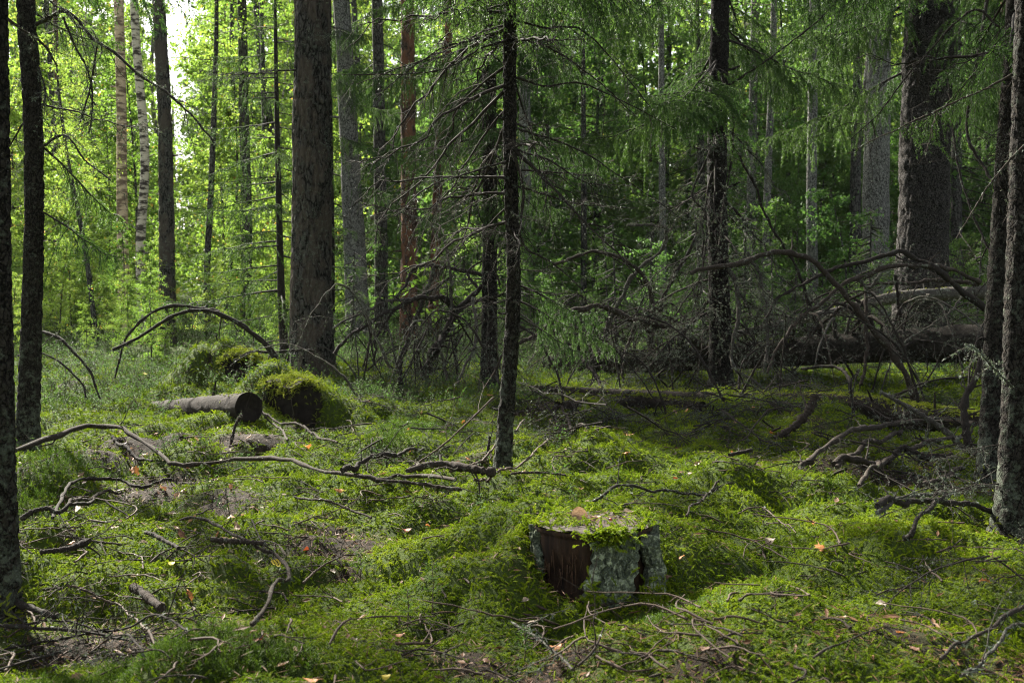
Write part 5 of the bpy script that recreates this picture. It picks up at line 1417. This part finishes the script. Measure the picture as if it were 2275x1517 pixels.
def lying(label, pix, r0, r1, mk, tw, li, h):
    if label in STANDING:                        # foot on the ground, the rest rises at that depth
        low = max(range(len(pix)), key=lambda q: pix[q][1])
        g = gnd(*pix[low], .0)
        pts = np.array([at(px, py, g[1] + .1 * (pix[low][1] - py) / 100) for px, py in pix])
    else:
        pts = np.array([gnd(px, py, h) for px, py in pix])
    d = pts[:, 1].mean()
    S = smooth_line(pts, 60)
    if label not in STANDING:
        # settle: smooth the depth jumps between hummocks and stay above the moss
        k_ = np.ones(7) / 7
        for q in range(3):
            S[3:-3, q] = np.convolve(S[:, q], k_, 'valid')
        tt_ = terrain(S[:, 0], S[:, 1]) + (.085 if r0 >= 8 else .06 if r0 >= 6 or r1 >= 6 else .04) + .3 * h      # lies on the cushions and bridges the creases
        pad = np.pad(tt_, 6, mode='edge')
        env = np.array([pad[q:q + 13].max() for q in range(60)])
        env = np.convolve(np.pad(env, 4, mode='edge'), np.ones(9) / 9, 'valid')
        S[:, 2] = np.maximum(.75 * env + .25 * S[:, 2], tt_)
        if np.linalg.norm(S[-1] - S[0]) < .55:      # a short stiff stick spans straight
            S[:, 2] = np.linspace(env[:20].max(), env[-20:].max(), 60)
            S[:, 1] = .5 * S[:, 1] + .5 * np.linspace(S[0, 1], S[-1, 1], 60)
    me, o = branch_tube(S[::3], r0 / FPX * d * .72, r1 / FPX * d * .72, M[mk], tw, li, twl=.16 + .02 * d, sides=8, seg=50, kink=.7)
    tag(obj('fallen_branch', me, None, tuple(o)), label, 'fallen branch', 'dead branches lying on the moss')
for a in LYING:
    lying(*a)

# loose brushwood in the tangle: whole dead spruce branches thrown about, each caught at its own height
BW = [('brushwood of the tangle', 'lichened tangle branch', 84, (1170, 1830), (868, 985), (.02, .22), (.5, 1.1), .8),
      ('brushwood pile beside the edge trunks', 'dead pile branch', 46, (1800, 2190), (900, 1090), (.03, .22), (.4, .9), .7),
      ('brushwood on the brown litter', 'dead litter branch', 24, (780, 1090), (830, 1060), (.03, .22), (.4, .9), .8),
      ('brushwood before the crooked branch', 'dead twiggy branch', 12, (80, 700), (1010, 1200), (.03, .08), (.3, .6), .6),
      ('corner brushwood', 'bristling corner branch', 16, (-20, 330), (1380, 1500), (.03, .10), (.28, .5), .7),
      ('brushwood at the edge trunk', 'bristling foot branch', 10, (2120, 2275), (1220, 1330), (.03, .10), (.25, .5), .7)]
for grp, lab, n, xr, yr, hr, sr, fl in BW:
    for q in range(n):
        p = gnd(rng.uniform(*xr), rng.uniform(*yr), 0)
        h = rng.uniform(*hr)
        s = rng.uniform(*sr)
        tag(obj('brushwood_branch', (DEADL + DEAD)[rng.integers(13)], None, (p[0], p[1], p[2] + h), (rng.uniform(-.8, .8), rng.uniform(-.15, .3) + h * .5, rng.uniform(0, 6.28)), (s, s, s * fl)), lab, 'fallen branch', grp)

# single small twigs
TW = []
for q in range(9):
    l = rng.uniform(.12, .34)
    me, _ = branch_tube(np.array([(0, 0, 0), (l * .4, rng.normal() * .03, .01), (l, rng.normal() * .05, 0)]), .0035, .0016, M['twig'] if q % 3 else M['deadlight'], int(rng.integers(0, 4)), 0, seg=10, twl=.08, name='twig', sides=5, kink=4)
    TW.append(me)
ZN = [((0, 560), (950, 1250), 'thin brown twig on the litter around the crooked branch', 'twigs around the crooked branch', 70),
      ((0, 480), (1250, 1510), 'thin brown twig on the bright moss before the leftmost trunk', 'twigs before the leftmost trunk', 44),
      ((560, 1100), (930, 1200), 'thin brown twig on the moss before the middle stem', 'twigs before the middle stem', 60),
      ((480, 1100), (1200, 1510), 'thin brown twig on the bright moss left of the cut stump', 'twigs left of the cut stump', 26),
      ((1100, 1600), (1340, 1510), 'thin brown twig on the dark moss below the cut stump', 'twigs below the cut stump', 34),
      ((1250, 1900), (940, 1180), 'thin brown twig on the moss behind the cut stump', 'twigs behind the cut stump', 50),
      ((1180, 2150), (890, 1050), 'thin brown twig under the brushwood before the fallen logs', 'twigs under the brushwood', 60),
      ((1600, 2275), (1150, 1510), 'thin brown twig on the dark moss below the edge trunks', 'twigs below the edge trunks', 40)]
for (xa, xb_), (ya, yb_), lab, grp, n in ZN:
    for q in range(n):
        p = gnd(rng.uniform(xa, xb_), rng.uniform(ya, yb_), .03)
        s = rng.uniform(.7, 1.3)
        tag(obj('twig', TW[rng.integers(9)], None, tuple(p), (rng.normal() * .2, rng.normal() * .12, rng.uniform(0, 6.28)), (s, s, s)), lab, 'twig', grp)

# ------------------------------------------------------------------ fallen leaves
def leaf_mesh(kind, mat, seed):
    """curled dry leaf with midrib fold and a stalk"""
    n = 14
    t = np.linspace(0, 1, n)
    if kind == 'birch':
        w = .33 * np.sin(np.pi * t ** .75) ** .9 * (1 - .25 * t)
    elif kind == 'oak':
        w = (.13 + .17 * np.sin(np.pi * t) + .085 * np.cos(t * 20)) * np.sin(np.pi * np.clip(t, .02, .98)) ** .5
    else:
        w = .44 * np.sin(np.pi * t ** .85) ** .7
    w[0] = w[-1] = .004
    L_ = 1.0
    curl = rng.uniform(-.9, 1.5); cup = rng.uniform(-1.2, 1.6)
    rows = []
    for sgn in (-1, -.5, 0, .5, 1):
        yy = w * sgn
        zz = cup * np.abs(yy) ** 1.4 * .9 + curl * .35 * (t - .4) ** 2 + .025 * np.sin(t * 15 + sgn * 3)
        rows.append(np.stack([t * L_ - .5, yy, zz], 1))
    V = np.array(rows)
    mb = MB()
    i = np.arange(4)[:, None] * n; j = np.arange(n - 1)[None]
    mb.add(V, np.stack([i + j, i + j + 1, i + n + j + 1, i + n + j], -1).reshape(-1, 4))
    mb.tube(np.array([V[2, 0], V[2, 0] + (-.15, .03, .02), V[2, 0] + (-.32, .02, .05)]), np.array((.018, .014, .010)), 4, 0)
    return mb.mesh('fallen_leaf', [mat])
def dry(name, c1, c2):
    m, nt, out = mat_new(name)
    v = coords(nt, 'Object', (3, 9, 3)); n = noise_n(nt, v, 1.6, 5, .7)
    p = N(nt, 'ShaderNodeBsdfPrincipled', Roughness=.6); p.inputs['Specular IOR Level'].default_value = .35
    col = ramp(nt, n, [(.35, c1), (.62, c2)])
    nt.links.new(col, p.inputs['Base Color'])
    t = N(nt, 'ShaderNodeBsdfTranslucent'); nt.links.new(col, t.inputs[0])
    mx = N(nt, 'ShaderNodeMixShader'); mx.inputs[0].default_value = .25
    nt.links.new(p.outputs[0], mx.inputs[1]); nt.links.new(t.outputs[0], mx.inputs[2]); nt.links.new(mx.outputs[0], out.inputs[0])
    return m
LM = {'orange': dry('dry_orange_leaf', (.22, .07, .02), (.52, .22, .06)), 'tan': dry('dry_tan_leaf', (.14, .08, .045), (.36, .23, .13)), 'pale': dry('dry_pale_leaf', (.14, .105, .07), (.34, .27, .20)),
      'yellow': dry('yellow_leaf', (.40, .30, .03), (.66, .52, .06)), 'brown': dry('dry_brown_leaf', (.06, .03, .018), (.20, .10, .055)), 'red': dry('dry_red_leaf', (.16, .03, .015), (.40, .09, .03))}
LEAF = {(k, c): [leaf_mesh(k, LM[c], q) for q in range(2)] for k in ('birch', 'oak', 'aspen') for c in LM}
LV = [
 (423, 1320, 'oak', 'orange', 26, 'large orange tan leaf on the bright moss below the hooked branch'), (300, 1045, 'oak', 'orange', 24, 'orange leaf on the litter beside the crooked branch'),
 (612, 1253, 'aspen', 'yellow', 22, 'yellow leaf caught on the hooked branch'), (383, 1250, 'birch', 'yellow', 22, 'yellow leaf beside the short dark stick'),
 (298, 1281, 'birch', 'pale', 20, 'whitish leaf standing on edge in the moss below the short dark stick'), (205, 1325, 'oak', 'tan', 20, 'tan leaf behind the corner brushwood'),
 (160, 1203, 'birch', 'orange', 16, 'small orange leaf beside the thin stick on the litter'), (512, 1146, 'aspen', 'tan', 18, 'round tan leaf in the moss under the crooked branch'),
 (320, 1205, 'birch', 'pale', 16, 'pale leaf beside the upper end of the short dark stick'), (500, 1193, 'aspen', 'tan', 17, 'tan leaf on the litter patch near the hooked branch'),
 (575, 1245, 'birch', 'brown', 16, 'dark brown leaf behind the rotten brown branch'), (680, 1217, 'birch', 'red', 18, 'orange red leaf on bright moss left of the stump mound'),
 (755, 1087, 'aspen', 'orange', 20, 'orange leaf under the crooked branch at its lowest sag'), (683, 992, 'oak', 'orange', 22, 'orange brown leaf in the moss right of the sloping stick'),
 (905, 1176, 'oak', 'red', 18, 'dark red leaf on the moss left of the stump mound'), (952, 1165, 'birch', 'orange', 16, 'small orange leaf up the moss from the dark red leaf'),
 (1183, 1378, 'oak', 'pale', 30, 'crumpled whitish leaf on the dark moss below the cut stump'), (1235, 1433, 'aspen', 'orange', 24, 'flat orange leaf on the dark moss below the crumpled whitish leaf'),
 (1168, 1332, 'birch', 'pale', 16, 'small crumpled pale leaf at the foot of the rotten heartwood'), (805, 1372, 'birch', 'tan', 22, 'greyish tan leaf on the flank of the stump mound'),
 (785, 1420, 'birch', 'pale', 18, 'pale leaf shred low on the stump mound'), (890, 1408, 'birch', 'orange', 20, 'orange brown pointed leaf low on the stump mound'),
 (1515, 1235, 'birch', 'orange', 20, 'orange brown leaf in the moss right of the cut stump'), (1480, 1278, 'oak', 'brown', 22, 'curled brown leaf beside the flaring bark slab'),
 (1290, 1086, 'birch', 'tan', 16, 'tan leaf on the moss at the foot of the mossy mound'), (1801, 1160, 'oak', 'orange', 22, 'bright orange lobed leaf alone on the dark moss'),
 (1711, 1197, 'aspen', 'pale', 22, 'cream leaf on the dark moss beside a brown one'), (1676, 1202, 'birch', 'brown', 18, 'pinkish brown leaf left of the cream leaf'),
 (1822, 1213, 'oak', 'orange', 32, 'big orange lobed leaf under the little twig on dark moss'), (2000, 1312, 'birch', 'tan', 18, 'narrow tan leaf upright in the foremost dark moss'),
 (1958, 1342, 'birch', 'pale', 24, 'whitish and brown curled leaf in a gap of the dark moss'), (1870, 1372, 'birch', 'tan', 22, 'pinkish tan leaf lying flat in a gap of the dark moss'),
 (2188, 1290, 'oak', 'orange', 24, 'orange brown leaf standing at the foot of the frame edge trunk'), (2000, 1402, 'oak', 'orange', 24, 'rusty leaf beside the curved twig of the foremost moss'),
 (2030, 1440, 'birch', 'brown', 26, 'long brown leaf below the rusty leaf in the foremost moss'), (1650, 1468, 'birch', 'pale', 24, 'pale rolled leaf at the bottom on green moss'),
 (1570, 1440, 'birch', 'brown', 24, 'brown leaf on the bright green moss right below the stump'), (1500, 1062, 'birch', 'red', 16, 'rusty leaf on the moss behind the cut stump'),
 (1630, 1005, 'birch', 'orange', 16, 'small orange leaf near the short dark stick'), (1685, 1035, 'birch', 'pale', 14, 'pale leaf on the moss before the pile'),
 (1760, 1105, 'birch', 'pale', 14, 'small pale leaf in the cluster on the dark moss'), (1800, 1100, 'birch', 'pale', 14, 'second pale leaf of the cluster on the dark moss'), (1858, 1110, 'birch', 'brown', 18, 'brown leaf at the end of the cluster on the dark moss'),
 (575, 1418, 'oak', 'red', 24, 'dark red curled leaf at the lower end of the hooked branch'), (560, 1400, 'oak', 'brown', 22, 'brown leaf beside the dark red curled leaf'),
 (630, 1476, 'birch', 'tan', 24, 'pinkish tan leaf low on the bright moss'), (690, 1508, 'birch', 'orange', 30, 'orange and cream leaf at the bottom edge'), (170, 1502, 'oak', 'tan', 28, 'pinkish tan leaf at the bottom corner by the brushwood'),
 (858, 1500, 'aspen', 'yellow', 18, 'small bright yellow leaf at the bottom edge'), (1080, 1465, 'oak', 'brown', 24, 'dull brown leaf in the dark litter at the bottom'),
 (265, 960, 'birch', 'pale', 14, 'pale leaf above the bend of the crooked branch'), (345, 962, 'birch', 'orange', 13, 'orange leaf on moss above the crooked branch'), (560, 1125, 'birch', 'brown', 15, 'brown leaf near the foot of the bilberries'),
 (325, 830, 'aspen', 'yellow', 14, 'yellow leaf resting on the bilberry plants'), (170, 1130, 'oak', 'tan', 24, 'tan leaves curled under the pale grey split branch'), (215, 1350, 'birch', 'pale', 20, 'whitish brown curled leaf behind the root'),
 (1300, 1500, 'birch', 'brown', 22, 'brown leaf in the litter at the bottom below the stump'), (740, 1270, 'birch', 'pale', 16, 'pale leaf in the bright moss beside the forking twig'), (1385, 1395, 'birch', 'brown', 18, 'brown leaf at the foot of the crusted slab')]
for px, py, kind, c, size, lab in LV:
    p = gnd(px, py, .035)
    s = size / FPX * p[1] * 1.2
    ms = LEAF[(kind, c)]
    tag(obj('fallen_leaf', ms[rng.integers(2)], None, tuple(p), (rng.normal(.2, .3), rng.normal() * .3, rng.uniform(0, 6.28)), (s, s, s)), lab, 'leaf', 'fallen leaves on the moss')
for dx, dy, kind, c, s, rx, lab in [(-.05, -.02, 'aspen', 'tan', .062, 1.05, 'tan leaf standing upright on the cut stump'), (.005, -.05, 'birch', 'tan', .045, .5, 'small curled tan leaf on the needles of the cut stump'), (.13, .03, 'birch', 'pale', .04, .2, 'pale leaf scrap near the back rim of the cut stump')]:
    tag(obj('fallen_leaf', LEAF[(kind, c)][0], None, (SX + dx, SY + dy, SZ + SH + .03), (rx, .1, rng.uniform(-.5, .5)), (s, s, s)), lab, 'leaf', 'leaves on the cut stump')
for q in range(46):
    p = gnd(rng.uniform(130, 560), rng.uniform(960, 1200), .02); c = rng.choice(['brown', 'tan', 'brown', 'pale']); s = rng.uniform(.035, .06)
    tag(obj('fallen_leaf', LEAF[('birch', c)][rng.integers(2)], None, tuple(p), (rng.normal() * .4, rng.normal() * .4, rng.uniform(0, 6.28)), (s, s, s)), 'dull curled leaf in the brown litter around the crooked branch', 'leaf', 'litter leaves around the crooked branch')
for q in range(40):
    p = gnd(rng.uniform(800, 1800), rng.uniform(860, 1060), .025); c = rng.choice(['brown', 'tan', 'orange']); s = rng.uniform(.04, .06)
    tag(obj('fallen_leaf', LEAF[('birch', c)][rng.integers(2)], None, tuple(p), (rng.normal() * .4, rng.normal() * .4, rng.uniform(0, 6.28)), (s, s, s)), 'small dry leaf on the ground before the fallen logs', 'leaf', 'dry leaves before the logs')

# spruce seedlings in the moss
for px, py, s, lab in [(960, 1362, .16, 'tiny spruce seedling on the flank of the stump mound'), (905, 1395, .12, 'tiny spruce seedling low on the stump mound'), (1165, 1470, .10, 'tiny spruce seedling in the litter at the bottom'), (800, 1290, .11, 'tiny seedling in the bright moss left of the stump mound'), (640, 1215, .12, 'tiny pine seedling behind the hooked branch')]:
    p = gnd(px, py, .01)
    t = thing('spruce_seedling', lab, 'seedling', p, 'spruce seedlings')
    mb = MB(); stb = MB()
    stb.tube(np.array([(0, 0, -.01), (.004, 0, s * .6), (0, .004, s)]), np.array((.002, .0016, .001)), 4)
    for h in (.45, .7, .9, 1.0):
        for a in np.arange(5) * 1.256 + h * 3:
            l = s * .45 * (1.25 - h); b0 = np.array((0, 0, s * h)); e = b0 + np.array((math.cos(a) * l, math.sin(a) * l, l * .35))
            stb.tube(np.array([b0, (b0 + e) / 2, e]), np.array((.001, .0009, .0007)), 3, cap=False)
            needles_along(mb, np.array([b0, (b0 + e) / 2, e]), .0022, .014, .0018, 0)
    obj('stem', stb.mesh('seedling_stem', [M['twig']]), t); obj('needles', mb.mesh('seedling_needles', [M['needlefar']]), t)

# ------------------------------------------------------------------ each background tree gets the words that find it
MARKS = [(12, 'the frame edge trunk'), (72, 'the bent spruce'), (270, 'the peeling birch'), (368, 'the dark straight pine'), (545, 'the mottled alder'), (693, 'the stout pine'), (785, 'the flaked aspen'),
         (908, 'the rusty pine'), (1087, 'the straight spruce'), (1135, 'the slender middle stem'), (1297, 'the thin dark stem'), (1470, 'the lichened thin stem'), (1597, 'the dark tangle trunk'),
         (1704, 'the leaning pale stem'), (1805, 'the scaly grey stem'), (1945, 'the broad pale aspen'), (2050, 'the massive spruce'), (2225, 'the leaning edge spruce')]
ORD = ['nearest', 'second nearest', 'third nearest', 'fourth nearest', 'fifth nearest', 'sixth nearest', 'seventh nearest', 'eighth nearest', 'ninth nearest', 'tenth nearest', 'eleventh nearest', 'twelfth nearest'] + [w + ' nearest' for w in ('thirteenth', 'fourteenth', 'fifteenth', 'sixteenth', 'seventeenth', 'eighteenth', 'nineteenth', 'twentieth', 'twenty-first', 'twenty-second', 'twenty-third', 'twenty-fourth', 'twenty-fifth', 'twenty-sixth', 'twenty-seventh', 'twenty-eighth')]
BG = {'background_birch', 'young_birch', 'background_rowan', 'rowan_shrub', 'birch_shrub', 'background_spruce', 'small_spruce', 'far_tree', 'brushwood_branch'}
zones = {}
for o in list(COL.objects):
    st_ = o.name.split('.')[0]
    if o.parent is None and st_ in BG:
        px = 1137.5 + o.location.x / o.location.y * FPX
        k = sum(px > m for m, _ in MARKS)
        zones.setdefault((o['label'], k), []).append((o.location.y, o))
for (lab, k), lst in zones.items():
    lst.sort(key=lambda e: e[0])
    where = ('past %s at the frame side' % MARKS[0][1]) if k == 0 else ('past %s at the frame side' % MARKS[-1][1]) if k == len(MARKS) else 'between %s and %s' % (MARKS[k - 1][1], MARKS[k][1])
    for q, (_, o) in enumerate(lst):
        o['label'] = ' '.join([ORD[min(q, 27)] if len(lst) > 1 else 'only', lab, where])
